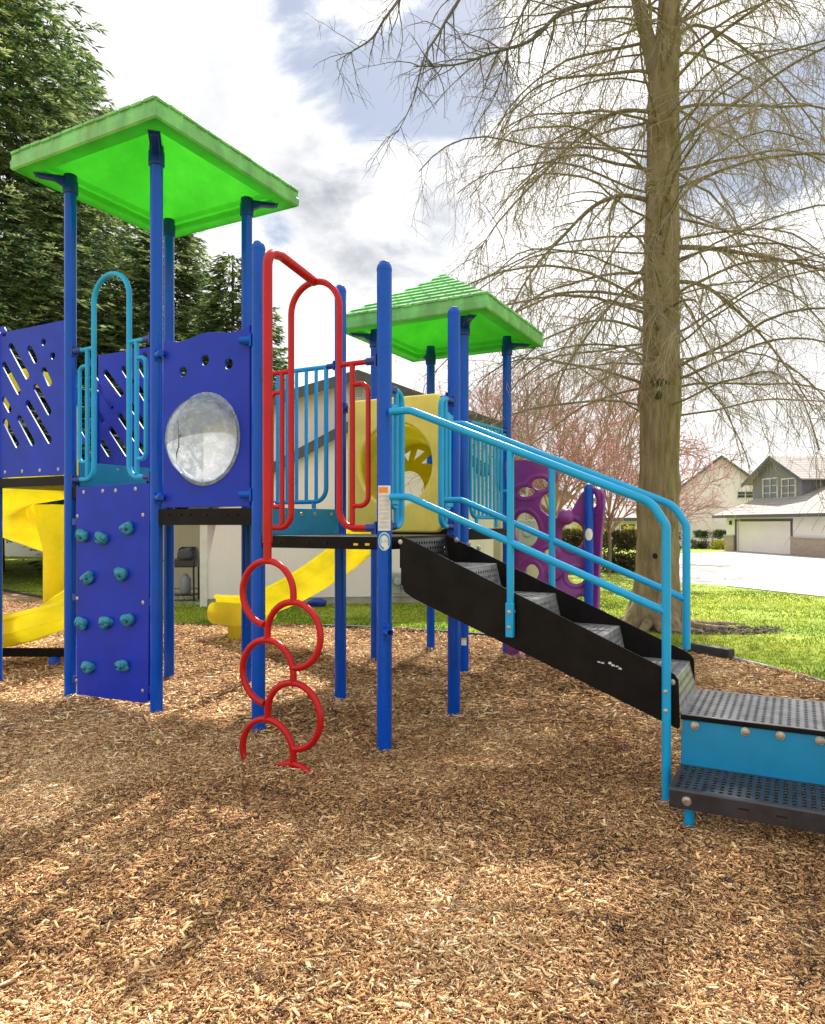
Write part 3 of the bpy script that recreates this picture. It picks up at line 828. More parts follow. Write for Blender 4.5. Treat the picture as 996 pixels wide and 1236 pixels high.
def bar_barrier(P0, P1, z0, z1, nb, m, label, s0=.05, s1=None, tail=True):
    ex = (P1-P0).normalized(); wd = (P1-P0).length; s1 = s1 or wd-.05
    def p(s_, z_): return P0+ex*s_+Z*z_
    o = MB()
    a, b_ = PR+.09, wd-PR-.09
    o.tube(fillet([p(PR+.02, z1), p(wd-PR-.02, z1)], 0), .0185, 12)
    o.tube(fillet([p(a, z1), p(a, z0), p(b_, z0), p(b_, z1)], .11, 8), .018, 12)
    ro = o.build('bar_barrier', m, ROOT, sharp=60); ro['label'] = label
    for k in range(nb):
        s_ = a+(b_-a)*(k+1)/(nb+1)
        q_ = MB(); q_.tube([p(s_, z1), p(s_, z0)], .0145, 10); q_.build('bar', m, ro, sharp=60)
    if tail:
        for s_ in (a+.12, b_-.12):
            q_ = MB(); q_.tube([p(s_, z0), p(s_, z0-.10)], .018, 10); q_.build('foot_peg', m, ro)
    clamp(p(0, z1), ex, ro, s=.85); clamp(p(wd, z1), -ex, ro, s=.85)
    return ro
bar_barrier(PD, PG, 1.585, 2.655, 6, M['cyan'], 'light blue barred rail behind the red arch')
bar_barrier(PJ, PK, 1.47, 2.38, 7, M['cyan'], 'light blue barred rail under the lower roof')

def half_barrier(P, d, wd, z0, z1, m, label):
    o = MB()
    def p(s_, z_): return P+d*s_+Z*z_
    o.tube(fillet([p(PR+.03, z0), p(wd, z0), p(wd, z1), p(PR+.03, z1)], {1: .09, 2: .09}, 7), .0195, 12)
    ro = o.build('loop_rail', m, ROOT, sharp=60); ro['label'] = label
    i_ = MB()
    i_.tube([p(wd-.07, z1-.01), p(wd-.07, z0+.01)], .016, 12)
    i_.tube(fillet([p(wd-.07, z1-.10), p(PR+.035, z1-.10), p(PR+.035, z0+.12), p(wd-.07, z0+.12)], .06, 6), .0155, 12)
    i_.build('side_bar', m, ro, sharp=60)
    clamp(p(0, z0), d, ro, s=.85); clamp(p(0, z1), d, ro, s=.85)
    for z_ in (z1-.13, z0+.16):
        tb = MB(); tb.box(p(wd*.45, z_)-V*.012, (.11, .012, .05), ex=d, ey=V, ez=Z); tb.build('mount_plate', m, ro, bevel=.004)
    return ro
half_barrier(PF, U, .215, 1.392, 2.235, M['cyan'], 'light blue loop rail beside the front stair post')
half_barrier(PH, -U, .215, 1.392, 2.29, M['cyan'], 'light blue loop rail beside the rear stair post')
# small loop beside the purple wall
lo = MB()
lo.tube(fillet([PK+Z*2.335-U*.05+V*.0, PK-U*.14+V*.05+Z*2.335, PK-U*.14+V*.05+Z*1.75, PK-U*.03-V*.05+Z*1.75], .07, 6), .0185, 12)
lp = lo.build('grab_loop', M['cyan'], ROOT, sharp=60); lp['label'] = 'light blue grab loop beside the purple wall'

# ---- ring climber
P0 = onplane(323, Vector((-.83, 4.13, 0)), -V)
e = -V
rc = .0192
RR = .185
zs = [1.196-.2275*k-RR for k in range(6)]
pole = MB()
archtop = PE.lerp(PF, .4725)+Z*2.95
pole.tube([P0+Z*1.19, P0+Z*1.31], .024, 16)
pole.tube(fillet([P0+Z*1.30, P0+Z*2.97, archtop-U*.34+Z*.055, archtop], {1: .17, 2: .1}, 9), .0285, 18)
cl = pole.build('ring_climber', M['red'], ROOT, sharp=60); cl['label'] = 'red chain of staggered rings rising to a bent pole'
for k in range(6):
    left = k % 2 == 0
    sc = 0 if left else RR
    c = P0+e*sc+Z*zs[k]
    a0, a1 = (262, 2) if left else (180, -90)
    if k == 4: a0, a1 = 218, -62
    if k == 5: a0, a1 = 190, 20
    pts = [c+e*(RR*math.cos(R(a)))+Z*(RR*math.sin(R(a))) for a in np.linspace(a0, a1, 34)]
    if left and k < 4: pts.append(c+e*RR-Z*.045)
    if not left and k < 5: pts.insert(0, c-e*RR-Z*.045)
    g_ = MB(); g_.tube(pts, rc, 14)
    g_.build('ring', M['red'], cl, sharp=60)

# ---- stairs
ST = empty('dummy', (0, 0, 0), None, None); bpy.data.objects.remove(ST)
Q0s, Q1s = 3.742, 4.352
nose = [.53+.39*k for k in range(4)]
zst = [.63, .805, .98, 1.155]
def stringer(q, t0, t1, parent, scuff=False):
    b = MB()
    poly = [(-2.075, 1.34), (-2.075, 1.06), (-2.05, 1.005), (-1.99, .968), (-.56, .415), (-.515, .398), (-.505, .41), (-.512, .64), (-.53, .665), (-.565, .685)]
    b.prism(poly, Q(q, 0), -V, Z, t0, t1)
    o = b.build('stringer', M['black'], parent, smooth=False, bevel=.003)
    return o
stt = MB()
r0b, r1b = 2.10, 2.06
stt.box(Q((Q0s+Q1s)/2, 2.085, 1.235), (Q1s-Q0s-.02, .012, .18), ex=U, ey=V, ez=Z)
stairs = stt.build('staircase', M['black'], ROOT, bevel=.002); stairs['label'] = 'black steel stairs with light blue handrails'
sf = stringer(Q0s, -.005, .005, stairs); sr = stringer(Q1s, -.005, .005, stairs)
sb = Bolts()
for px, py in ((484, 654), (812, 823), (620, 738)): bolt(sb, onq(px, Q0s, py)-U*.005, -U, .011)
for r_, z_ in ((1.99, 1.30), (1.9, 1.275), (1.83, 1.25)): bolt(sb, Q(Q1s-.006, r_, z_), -U, .012)
sb.build('bolt', M['steel'], stairs)
sc_ = MB()
rr = random.Random(4)
for px, py in ((724, 799), (728, 800), (737, 800), (745, 804), (749, 807), (741, 803)):
    p = onq(px, Q0s, py)-U*.0062
    n_ = 7; pl = [(.012*rr.uniform(.4, 1.2)*math.cos(2*math.pi*k/n_), .008*rr.uniform(.3, 1.1)*math.sin(2*math.pi*k/n_)) for k in range(n_)]
    sc_.add([p+EX*a+Z*b_ for a, b_ in pl], [tuple(range(n_))])
sc_.build('paint_chips', M['scratch'], stairs)
for k in range(4):
    t = MB()
    r_n, z_ = nose[k], zst[k]
    lw = Q1s-Q0s-.014
    oo = Q(Q0s+.007, r_n+.012, z_)
    t.perf(oo, U, lw, V, .375, Z, pitch=.038, hr=.0115, th=.006, margin=.02)
    # rounded nose and perforated riser below
    t.tube([Q(Q0s+.008, r_n+.012, z_-.010), Q(Q1s-.008, r_n+.012, z_-.010)], .0102, 10)
    zlow = .472 if k == 0 else zst[k-1]
    rd = (Q(0, r_n-.032, zlow)-Q(0, r_n+.003, z_-.012)); rl = rd.length; rd.normalize()
    t.perf(Q(Q0s+.007, r_n+.003, z_-.012), U, lw, rd, rl, -V, pitch=.036, hr=.011, th=.006, margin=.014)
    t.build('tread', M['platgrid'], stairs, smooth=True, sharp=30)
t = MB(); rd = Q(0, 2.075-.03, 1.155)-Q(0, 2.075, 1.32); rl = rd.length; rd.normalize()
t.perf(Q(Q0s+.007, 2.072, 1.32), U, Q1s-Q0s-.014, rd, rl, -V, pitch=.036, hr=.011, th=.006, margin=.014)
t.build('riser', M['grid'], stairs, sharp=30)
# handrails
def handrail(q, r_end, r_mid, zmid, zend, side, off_, start_r):
    def p(r_, z_): return Q(q+off_, r_, z_)
    b = MB()
    b.tube(fillet([p(start_r, 2.075), p(start_r-.13, 2.075), p(r_end+.07, 1.515), p(r_end, 1.40), p(r_end, zend)], {1: .12, 2: .16, 3: .05}, 8), .0222, 16)
    o = b.build('handrail', M['cyan'], ROOT, sharp=60)
    o['label'] = 'light blue handrail on the near side of the stairs' if off_ < 0 else 'light blue handrail on the far side of the stairs'
    b = MB()
    b.tube(fillet([p(start_r, 1.568), p(start_r-.12, 1.568), p(r_end, .974)], {1: .12}, 8), .0205, 16)
    b.build('lower_rail', M['cyan'], o, sharp=60)
    zt = 2.075-(start_r-.13-r_mid)*(2.075-1.515)/(start_r-.13-r_end-.07)
    b = MB()
    b.tube([p(r_mid, zt), p(r_mid, zmid+.17)], .0205, 16)
    b.box(p(r_mid, zmid+.09)+U*(.006*side*-1), (.046, .03, .19), ex=V, ey=U, ez=Z)
    b.build('rail_post', M['cyan'], o, sharp=60, bevel=.006)
    b = Bolts()
    for z_ in (zmid+.05, zmid+.135): bolt(b, p(r_mid, z_)-U*.02, -U, .008)
    if off_ < 0:
        for py in (834, 857): bolt(b, Q(q+off_-.021, r_end, onq(805.5, q+off_, py).z), -U, .008)
    b.build('bolt', M['steel'], o)
handrail(Q0s, .565, 1.377, .795, .0, 1, -.03, 2.13)
handrail(Q1s, .557, 1.35, .80, .69, -1, .03, 2.09)
# transfer platform at the foot of the stairs
RE = -1.35
pl = MB()
pl.box(Q((3.75+4.36)/2, (.505+RE)/2, .446), (.60, .505-RE, .024), ex=U, ey=V, ez=Z)
tp = MB()
tp.perf(Q(3.745, .505, .472), -V, .505-RE, U, .615, Z, pitch=.036, hr=.0105, th=.012, margin=.02, el=1.35)
tp.tube([Q(3.747, .503, .464), Q(3.747, RE, .464)], .0085, 8)

tp.box(Q(4.362, (.503+RE)/2, .42), (.006, .503-RE, .07), ex=U, ey=V, ez=Z)
tp.box(Q(4.05, .497, .42), (.62, .008, .066), ex=U, ey=V, ez=Z)
tp.box(Q(4.05, RE, .42), (.62, .008, .066), ex=U, ey=V, ez=Z)
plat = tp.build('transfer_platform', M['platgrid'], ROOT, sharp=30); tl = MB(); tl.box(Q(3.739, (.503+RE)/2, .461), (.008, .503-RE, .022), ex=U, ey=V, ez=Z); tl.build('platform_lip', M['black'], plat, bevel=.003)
plat['label'] = 'low perforated platform with a light blue front at the stair foot'
fb = MB(); fb.box(Q(3.752, (.502+RE)/2, .336), (.014, .502-RE, .222), ex=U, ey=V, ez=Z)
fo = fb.build('front_board', M['cyanboard'], ROOT, bevel=.003)
b = Bolts()
for px, py in ((839, 876), (900, 883), (942, 888), (990, 894)): bolt(b, onq(px, 3.744, py)-U*.001, -U, .0155)
b.build('bolt', M['steel'], fo)
ls = MB()
ls.perf(Q(3.39, .505, .228), -V, .505-RE, U, .355, Z, pitch=.036, hr=.0105, th=.006, margin=.016, el=1.2)
ls.tube([Q(3.392, .503, .218), Q(3.392, RE, .218)], .010, 10)
ls.box(Q(3.386, (.503+RE)/2, .180), (.006, .503-RE, .075), ex=U, ey=V, ez=Z)
ls.box(Q(3.565, .500, .188), (.35, .006, .072), ex=U, ey=V, ez=Z)
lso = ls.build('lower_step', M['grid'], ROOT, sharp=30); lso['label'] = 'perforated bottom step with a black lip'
b = Bolts(); bolt(b, onq(829, 3.382, 967), -U, .0155); b.build('bolt', M['steel'], lso)
for px, py in ((898, 977), (944, 986)):
    b = MB(); b.box(onq(px, 3.384, py)-U*.0, (.004, .045, .010), ex=U, ey=V, ez=Z); b.build('rim_slot', M['hole'], lso, bevel=.002)
for px, q_ in ((832, 3.47), (1120, 3.47)):
    lg = MB(); p = onq(px, q_); lg.tube([p-Z*.1, p+Z*.22], .022, 16); lg.build('step_leg', M['cyan'], plat)
for q_, r_ in ((4.2, .2), (4.2, -1.1)):
    lg = MB(); lg.tube([Q(q_, r_, -.1), Q(q_, r_, .42)], .03, 16); lg.build('step_leg', M['black'], plat)

# ---- crawl tunnel
qp = QB-.0
g0 = onq(464, qp)
def rz3(px, py): p = onq(px, qp, py); return ((p-g0).dot(EX), p.z)
a0_ = rz3(421.5, 487)[0]; a1_ = rz3(534.5, 474)[0]
tc_ = rz3(478, 561)
tpn = sheet('tunnel_panel', rrect(a0_, 1.345, a1_, 2.36, .055), [circ(tc_[0], tc_[1], .315, 40)], g0, EX, Z, .055, M['tan'], ROOT, bev=.016, res=3)
tpn['label'] = 'faded yellow square panel with a round tunnel mouth'
cT0 = g0+EX*tc_[0]+Z*tc_[1]
cT1 = (PL+PJ)/2+Z*1.86
tb = MB(); NS, NA = 22, 40
rows = []
for i in range(NS+1):
    f_ = i/NS; sm = f_*f_*(3-2*f_)
    c = cT0.lerp(cT1, f_)+V*((sm-f_)*.9*0)
    rr_ = .325+(.012 if i % 4 == 0 else 0)
    rows.append([c+EX*(rr_*math.cos(2*math.pi*k/NA))+Z*(rr_*math.sin(2*math.pi*k/NA)) for k in range(NA)])
vs = [p for r_ in rows for p in r_]; fs = []
for i in range(NS):
    for k in range(NA):
        ang = 360*k/NA
        ang = ang if ang <= 180 else ang-360
        win = 3 <= i <= 13 and -118 < ang < -16
        lattice = win and ((i*3+k*2) % 9 < 2 or (i*3-k*2) % 9 < 2) and ang > -44
        if win and not lattice: continue
        fs.append((i*NA+k, i*NA+(k+1) % NA, (i+1)*NA+(k+1) % NA, (i+1)*NA+k))
tb.add(vs, fs)
tun = tb.build('crawl_tube', M['yellow'], ROOT, sharp=60)
sm_ = tun.modifiers.new('thick', 'SOLIDIFY'); sm_.thickness = .012; sm_.offset = 1
for p_, d_, par in ((onq(411, QB, 493), EX, tpn), (onq(548, QB, 480), V, tpn)): clamp(p_, d_, par, s=.9)
tp2 = MB()
ex2 = (PJ-PL).normalized(); w2 = (PJ-PL).length
p2 = sheet('tunnel_panel', rrect(.06, 1.37, w2-.06, 2.36, .055), [circ(w2/2, 1.86, .315, 40)], PL, ex2, Z, .05, M['tan'], ROOT, bev=.016, res=3)
p2['label'] = 'second tunnel panel under the lower roof'

def cap_hole(cx_, cz_, rx_, rz_): return circ(cx_, cz_, rz_, 28, rx_)
gr_ = sheet('tunnel_grille', circ(w2/2, 1.86, .33, 40), [cap_hole(w2/2-.075, 1.86-.115, .17, .175), [(w2/2+.02, 2.13), (w2/2+.10, 2.10), (w2/2-.02, 2.02)], [(w2/2+.16, 2.07), (w2/2+.23, 1.97), (w2/2+.06, 1.99)], [(w2/2+.25, 1.90), (w2/2+.26, 1.82), (w2/2+.15, 1.89)], [(w2/2-.05, 2.12), (w2/2-.13, 2.08), (w2/2-.08, 2.01)]], PL-U*.05, ex2, Z, .02, M['yellow'], ROOT, bev=.004)
gr_['label'] = 'yellow lattice web inside the tunnel'
# ---- slides
def spline(pts, n=8):
    pts = [Vector(p) for p in pts]; out = []
    for i in range(len(pts)-1):
        p0, p1, p2_, p3 = pts[max(i-1, 0)], pts[i], pts[i+1], pts[min(i+2, len(pts)-1)]
        for k in range(n):
            t = k/n
            out.append(.5*((2*p1)+(p2_-p0)*t+(2*p0-5*p1+4*p2_-p3)*t*t+(3*p1-p0-3*p2_+p3)*t**3))
    out.append(pts[-1]); return out
def uprof(w_, h_, th=.022):
    inner = [(-w_/2, h_), (-w_/2+.01, h_*.45), (-w_/2+.05, .12), (-w_/2+.13, .03), (0, .0), (w_/2-.13, .03), (w_/2-.05, .12), (w_/2-.01, h_*.45), (w_/2, h_)]
    outer = [(w_/2+.045, h_+.005), (w_/2+.05, h_-.03), (w_/2+.02, h_-.05), (w_/2+.012, h_*.4), (w_/2-.03, .08), (w_/2-.12, -.005), (0, -.03), (-w_/2+.12, -.005), (-w_/2+.03, .08), (-w_/2-.012, h_*.4), (-w_/2-.02, h_-.05), (-w_/2-.05, h_-.03), (-w_/2-.045, h_+.005)]
    return inner+outer
sp = spline([Q(6.65, 3.62, 1.34), Q(6.65, 3.85, 1.30), Q(6.66, 4.25, .98), Q(6.68, 4.75, .68), Q(6.70, 5.2, .47), Q(6.71, 5.55, .355), Q(6.72, 5.8, .325), Q(6.72, 6.12, .32)], 6)
sl_ = MB(); sl_.sweep(uprof(.46, .24), sp, close=True)
slide = sl_.build('slide', M['yellow'], ROOT, sharp=50); slide['label'] = 'straight yellow slide running left behind the red rings'
ft = MB(); ft.prism([(-.10, 0), (.10, 0), (.12, .31), (-.12, .31)], Q(6.72, 5.88, -.02), -V, Z, -.2, .2)
ft.build('slide_foot', M['yellow'], slide, bevel=.02)
lipm = MB()
for q_ in (6.452, 6.985): lipm.prism(rrect(-.42, .215, .16, .475, .11, 5), Q(q_, 6.05, 0), V, Z, -.028, .028)
lipm.box(Q(6.72, 5.99, .335), (.55, .34, .03), ex=U, ey=V, ez=Z); lipm.tube([Q(6.452, 6.19, .335), Q(6.985, 6.19, .335)], .05, 14)
lipm.build('exit_lip', M['yellow'], slide)
# spiral slide at the left
sc0 = Vector((-3.62, 7.42, 0))
hp = []
for k in range(45):
    a = R(268-360*k/44); z_ = 1.62-1.31*k/44
    rad = .56
    hp.append(sc0+Vector((math.cos(a)*rad, math.sin(a)*rad, z_)))
last = hp[-1]
hp += [last+Vector((-.25*k, -.015*k, -.055*k+.003*k*k)) for k in range(1, 8)]
st = [PC2.lerp(PA2, .25)+Z*1.78, hp[0]+Vector((.42, .02, .07))]
sl2 = MB(); sl2.sweep(uprof(.46, .27), [st[1]]+hp, close=True)
spi = sl2.build('spiral_slide', M['yellow'], ROOT, sharp=50); spi['label'] = 'yellow spiral slide winding down at the left edge'
cm_ = MB(); cm_.lathe(sc0+Vector((-.02, -.1, 0)), Z, [(.10, .34), (.10, .6), (.11, .62), (.11, 1.15), (.15, 1.3), (.2, 1.6)], 24); cm_.build('slide_column', M['yellow'], spi, sharp=50)
hd = MB()                                   # hood above the slide entrance
hc = PA2.lerp(PC, .62)+V*.0
hd_pts = [PC2+U*.02+(-V)*(.14+.0), ]
hh = MB()
for zz_, w_ in ((0, 1),):
    base = PC2+(PC-PC2)*.08+U*.10
    ex3 = (PC-PC2).normalized()
    arc = [(0, 1.8), (0, 2.35)]+[(.36-.36*math.cos(R(a)), 2.35+.30*math.sin(R(a))) for a in range(15, 180, 15)]+[(.72, 2.35), (.72, 1.8)]
hh.sweep([(0, 0), (.16, 0), (.16, .03), (0, .03)], [PA2+U*(.12+a*.78)+V*.03+Z*z_ for a, z_ in arc], up=V, close=True)
hh.build('slide_hood', M['yellow'], spi, sharp=50)
sup = MB(); sup.box(G(40, 808)+Z*.165, (1.1, .08, .075)); sup.build('slide_beam', M['black'], spi, bevel=.004)
sp_ = MB(); pz = G(66, 808); sp_.lathe(pz, Z, [(.055, -.1), (.055, .12), (.05, .13)], 24); sp_.build('slide_leg', M['post'], spi)

# ---- purple wavy wall
def purple():
    ex = (PM-PK).normalized(); wd = (PM-PK).length
    nrm = ex.cross(Z)                 # towards the camera side
    if nrm.dot(Vector((-PK.x, -PK.y, 0))) < 0: nrm = -nrm
    def sz(px, py):
        p = onplane(px, PK, ex, py); return ((p-PK).dot(ex), p.z)
    H_ = []
    for px, py, rx, ry in ((656, 585, 8.5, 6.5), (639, 594, 10, 5.5), (636, 640, 15, 21), (690, 646, 10.5, 16), (643, 691, 8.5, 10), (664, 667, 5, 4), (716, 604, 4, 8), (694, 696, 8, 9), (665, 722, 9, 10), (700, 730, 6, 9), (634, 742, 8, 8), (671, 765, 9, 8), (634, 787, 5, 6), (690, 775, 6, 6)):
        s_, z_ = sz(px, py); k = PK.y/F
        H_.append((s_, z_, rx*k/.88, ry*k))
    OUT = [sz(*p_) for p_ in ((611, 800), (611, 560), (616, 556), (640, 556.5), (660, 560), (671, 564), (676, 571), (676.5, 578), (672, 587), (665, 594), (657.5, 601), (654.5, 609), (656, 616), (662, 621.5), (673, 625), (681, 623), (691, 615), (697, 604), (702, 594.5), (708, 591), (717, 589), (725, 591), (729.5, 597), (729, 612), (724, 650), (721.5, 690), (722, 740), (721, 800))]
    nx, nz = 150, 290
    x0, x1, z0, z1 = -.03, wd+.20, .02, 2.10
    X, Zg = np.meshgrid(np.linspace(x0, x1, nx), np.linspace(z0, z1, nz), indexing='ij')
    def sdf(X, Zg):
        d = np.full(X.shape, 9.); ins = np.zeros(X.shape, bool)
        n_ = len(OUT)
        for i in range(n_):
            (ax, az), (bx, bz) = OUT[i], OUT[(i+1) % n_]
            ex_, ez_ = bx-ax, bz-az
            t_ = np.clip(((X-ax)*ex_+(Zg-az)*ez_)/(ex_*ex_+ez_*ez_+1e-12), 0, 1)
            d = np.minimum(d, np.hypot(X-ax-t_*ex_, Zg-az-t_*ez_))
            cr_ = ((az > Zg) != (bz > Zg)) & (X < (bx-ax)*(Zg-az)/(bz-az+1e-12)+ax)
            ins ^= cr_
        d = np.where(ins, -d, d)
        hd_ = np.full_like(d, 9.)
        for s_, z_, rx, ry in H_:
            hd_ = np.minimum(hd_, (np.sqrt(((X-s_)/rx)**2+((Zg-z_)/ry)**2)-1)*min(rx, ry))
        return np.maximum(d, -hd_), hd_
    d, hd_ = sdf(X, Zg)
    keep = d < 0
    wave = .10*np.sin(X/wd*math.pi*1.15)+.05*np.sin(Zg*3.4+1.0)+.11*np.clip((X-wd*.9)/.25, 0, 1)**1.5
    rim = .011*np.exp(-((np.abs(hd_)-.026)/.012)**2)+.012*(hd_ > .05)*0
    P = np.array(PK)[None, None]+X[..., None]*np.array(ex)+Zg[..., None]*np.array(Z)+(wave+rim)[..., None]*np.array(nrm)+np.array(nrm)*-.03
    b = MB(); key = {}
    def vid(k_, p):
        if k_ not in key: key[k_] = len(b.v); b.v.append(tuple(p))
        return key[k_]
    cellkeep = keep[:-1, :-1] | keep[1:, :-1] | keep[1:, 1:] | keep[:-1, 1:]
    for i, j in np.argwhere(cellkeep):
        cs = [(i, j), (i+1, j), (i+1, j+1), (i, j+1)]; poly = []
        for a in range(4):
            A, B = cs[a], cs[(a+1) % 4]; da, db = d[A], d[B]
            if da < 0: poly.append(vid(('v', *A), P[A]))
            if (da < 0) != (db < 0):
                t_ = da/(da-db); k_ = ('e', *min(A, B), *max(A, B)); poly.append(vid(k_, P[A]*(1-t_)+P[B]*t_))
        if len(poly) >= 3: b.f.append(tuple(poly)); b.m.append(0)
    o = b.build('wavy_wall', M['purple'], ROOT, sharp=80)
    so_ = o.modifiers.new('thick', 'SOLIDIFY'); so_.thickness = .045; so_.offset = 0
    o['label'] = 'purple moulded climbing wall full of round holes'
    s_, z_ = sz(688, 624)
    kb = MB(); kb.sphere(PK+ex*s_+Z*z_+nrm*.14, .082, 24, 16)
    kb.build('knob', M['purple'], o, sharp=80)
    for px, py, r_ in ((672, 692, .07), (667, 634, .03)):
        s_, z_ = sz(px, py); k2 = MB(); k2.lathe(PK+ex*s_+Z*z_+nrm*(.07), nrm, [(r_, -.03), (r_, .02), (r_*.85, .035), (.001, .036)], 24); k2.build('boss', M['purple'], o)
purple()

# ---- stickers
def wrap(p, d, ang, r=PR+.0012):
    x = Z.cross(d); return p+(d*math.cos(ang)+x*math.sin(ang))*r
def sticker(p, d, w_, z0, z1, m, parent, name, r=PR+.0012):
    b = MB(); n_ = 14; vs = []; a_ = w_/2/r
    for k in range(n_+1):
        a = -a_+2*a_*k/n_
        for z_ in (z0, z1): vs.append(wrap(p, d, a, r)+Z*z_)
    b.add(vs, [(2*k, 2*k+2, 2*k+3, 2*k+1) for k in range(n_)])
    return b.build(name, m, parent)
dF = CAMDIR(PF)
yz = lambda py: EYE+(YH-py)*(PF.y-.045)/F
ws = sticker(PF, dF, .086, yz(640.5), yz(586), M['white'], oF, 'warning_label')
ws['label'] = 'white instruction sheet with an orange heading'
dOff = (dF-Z.cross(dF)*-.35*0).normalized()
hdr = sticker(PF, (dF+Z.cross(dF)*-.18).normalized(), .060, yz(595), yz(588), M['orange'], oF, 'label_heading', PR+.0017)
def wrap_text(body, size, p, d, zc, r, m, parent, name):
    vs, fs = text_mesh(body, size); b = MB()
    b.add([wrap(p, d, a/r, r)+Z*(zc+c) for a, c, _ in vs], fs); return b.build(name, m, parent, smooth=False)
il = MB(); rr = random.Random(5)
zt = yz(597.5)
k = 0
lines = []
z_ = zt
while z_ > yz(638):
    ln = .072 if k % 4 else .060
    if k % 5 != 4:
        a_ = ln/2/PR; vs = []
        for j in range(9):
            a = -a_+2*a_*j/8*(.97 if k % 3 else .8)
            for q_ in (0, .0012): vs.append(wrap(PF, dF, a, PR+.0017)+Z*(z_-q_))
        il.add(vs, [(2*j, 2*j+2, 2*j+3, 2*j+1) for j in range(8)])
    z_ -= .0052; k += 1
il.build('printed_lines', M['ink'], oF)
def disc(b, p, d, zc, r0_, r1_, asp, rad, n_=36, gap=0, nr_=8):
    vs = []
    for j in range(nr_+1):
        rj = r0_+(r1_-r0_)*j/nr_
        for k in range(n_):
            a = 2*math.pi*k/n_-.6; vs.append(wrap(p, d, rj*math.cos(a)/rad, rad)+Z*(zc+rj*asp*math.sin(a)))
    b.add(vs, [(j*n_+k, j*n_+(k+1) % n_, (j+1)*n_+(k+1) % n_, (j+1)*n_+k) for j in range(nr_) for k in range(n_-gap)])
ac = yz(653.5)
rg = MB()
for nm, r0_, r1_, mm, rr_ in (('age_sticker', 0, .0405, 'white', .0012), ('sticker_ring', .026, .0365, 'cyanink', .0018)):
    b = MB(); disc(b, PF, dF, ac, max(r0_, .001), r1_, 1.35, PR+rr_, 36, 0 if nm == 'age_sticker' else 6)
    b.build(nm, M[mm], oF, smooth=False)
wrap_text('5-12', .026, PF, dF, ac, PR+.002, M['cyanink'], oF, 'age_lettering')
yj = lambda py: EYE+(YH-py)*(PJ.y-.045)/F
sticker(PJ, CAMDIR(PJ), .05, yj(779), yj(772.5), M['white'], oJ, 'maker_label'); sticker(PJ, CAMDIR(PJ), .05, yj(772.5), yj(770), M['yellowmark'], oJ, 'maker_label_band')
ym = lambda py: EYE+(YH-py)*(PM.y-.045)/F
b = MB(); disc(b, PM, CAMDIR(PM), ym(645), .001, .041, 1.45, PR+.0012)
b.build('round_sticker', M['white'], oM, smooth=False)
# spare pipe clamp on the front post
dc = (CAMDIR(PF)+Z.cross(CAMDIR(PF))*.35).normalized()
pc = PF+Z*(EYE+(YH-761)*PF.y/F)
b = MB(); sx = Z.cross(dc); c = pc+dc*PR
b.box(c+dc*.003, (.06, .014, .10), ex=sx, ez=Z)
for i in (-1, 1):
    for k in (-1, 1): b.lathe(c+dc*.008+sx*(i*.02)+Z*(k*.038), dc, [(.006, 0), (.006, .005), (.002, .007)], 8)
b.lathe(c+dc*.006, dc, [(.030, 0), (.026, .012), (.023, .05), (.016, .05), (.016, .005), (.001, .005)], 18, caps=False)
b.build('spare_clamp', M['post'], oF)
b = MB(); b.lathe(c+dc*.03, dc, [(.0165, 0), (.001, .0)], 16, caps=False); b.build('clamp_hollow', M['hole'], oF)

# ================================================================== GROUND
def hmul(x, y):
    return .018*np.sin(1.7*x+.6*y+1)*np.sin(1.3*y-.8*x)+.010*np.sin(4.1*x+2.2*y)+.008*np.sin(5.3*y-3.1*x+2)+.004*np.sin(13*x+3*y)*np.sin(11*y-4*x)
g = MB()
g.add([(-600, -200, 0), (600, -200, 0), (600, 1200, 0), (-600, 1200, 0)], [(0, 1, 2, 3)])
gm = mat('lawn_soil', (.16, .25, .014), .95, scale=.55, col2=(.29, .34, .024), bump=.8, bscale=14, dirt=.35, dirtcol=(.13, .12, .03))
g.build('ground', gm, None, (0, 0, 0), smooth=False, kind='structure')
EDGE_PX = [(-260, 706), (-120, 708), (0, 713), (60, 724), (140, 744), (210, 757), (253, 757.5), (345, 757), (415, 759), (480, 762), (545, 766), (605, 771), (680, 776), (760, 781), (828, 788), (885, 798), (930, 810), (978, 823), (1060, 850), (1200, 910)]
EDGE = [G(*p) for p in EDGE_PX]
far_x = np.array([p.x/p.y for p in EDGE]); far_y = np.array([p.y for p in EDGE])
def yfar(x, y):                     # ground inside the play area, by bearing
    return np.interp(x/np.maximum(y, .1), far_x, far_y)
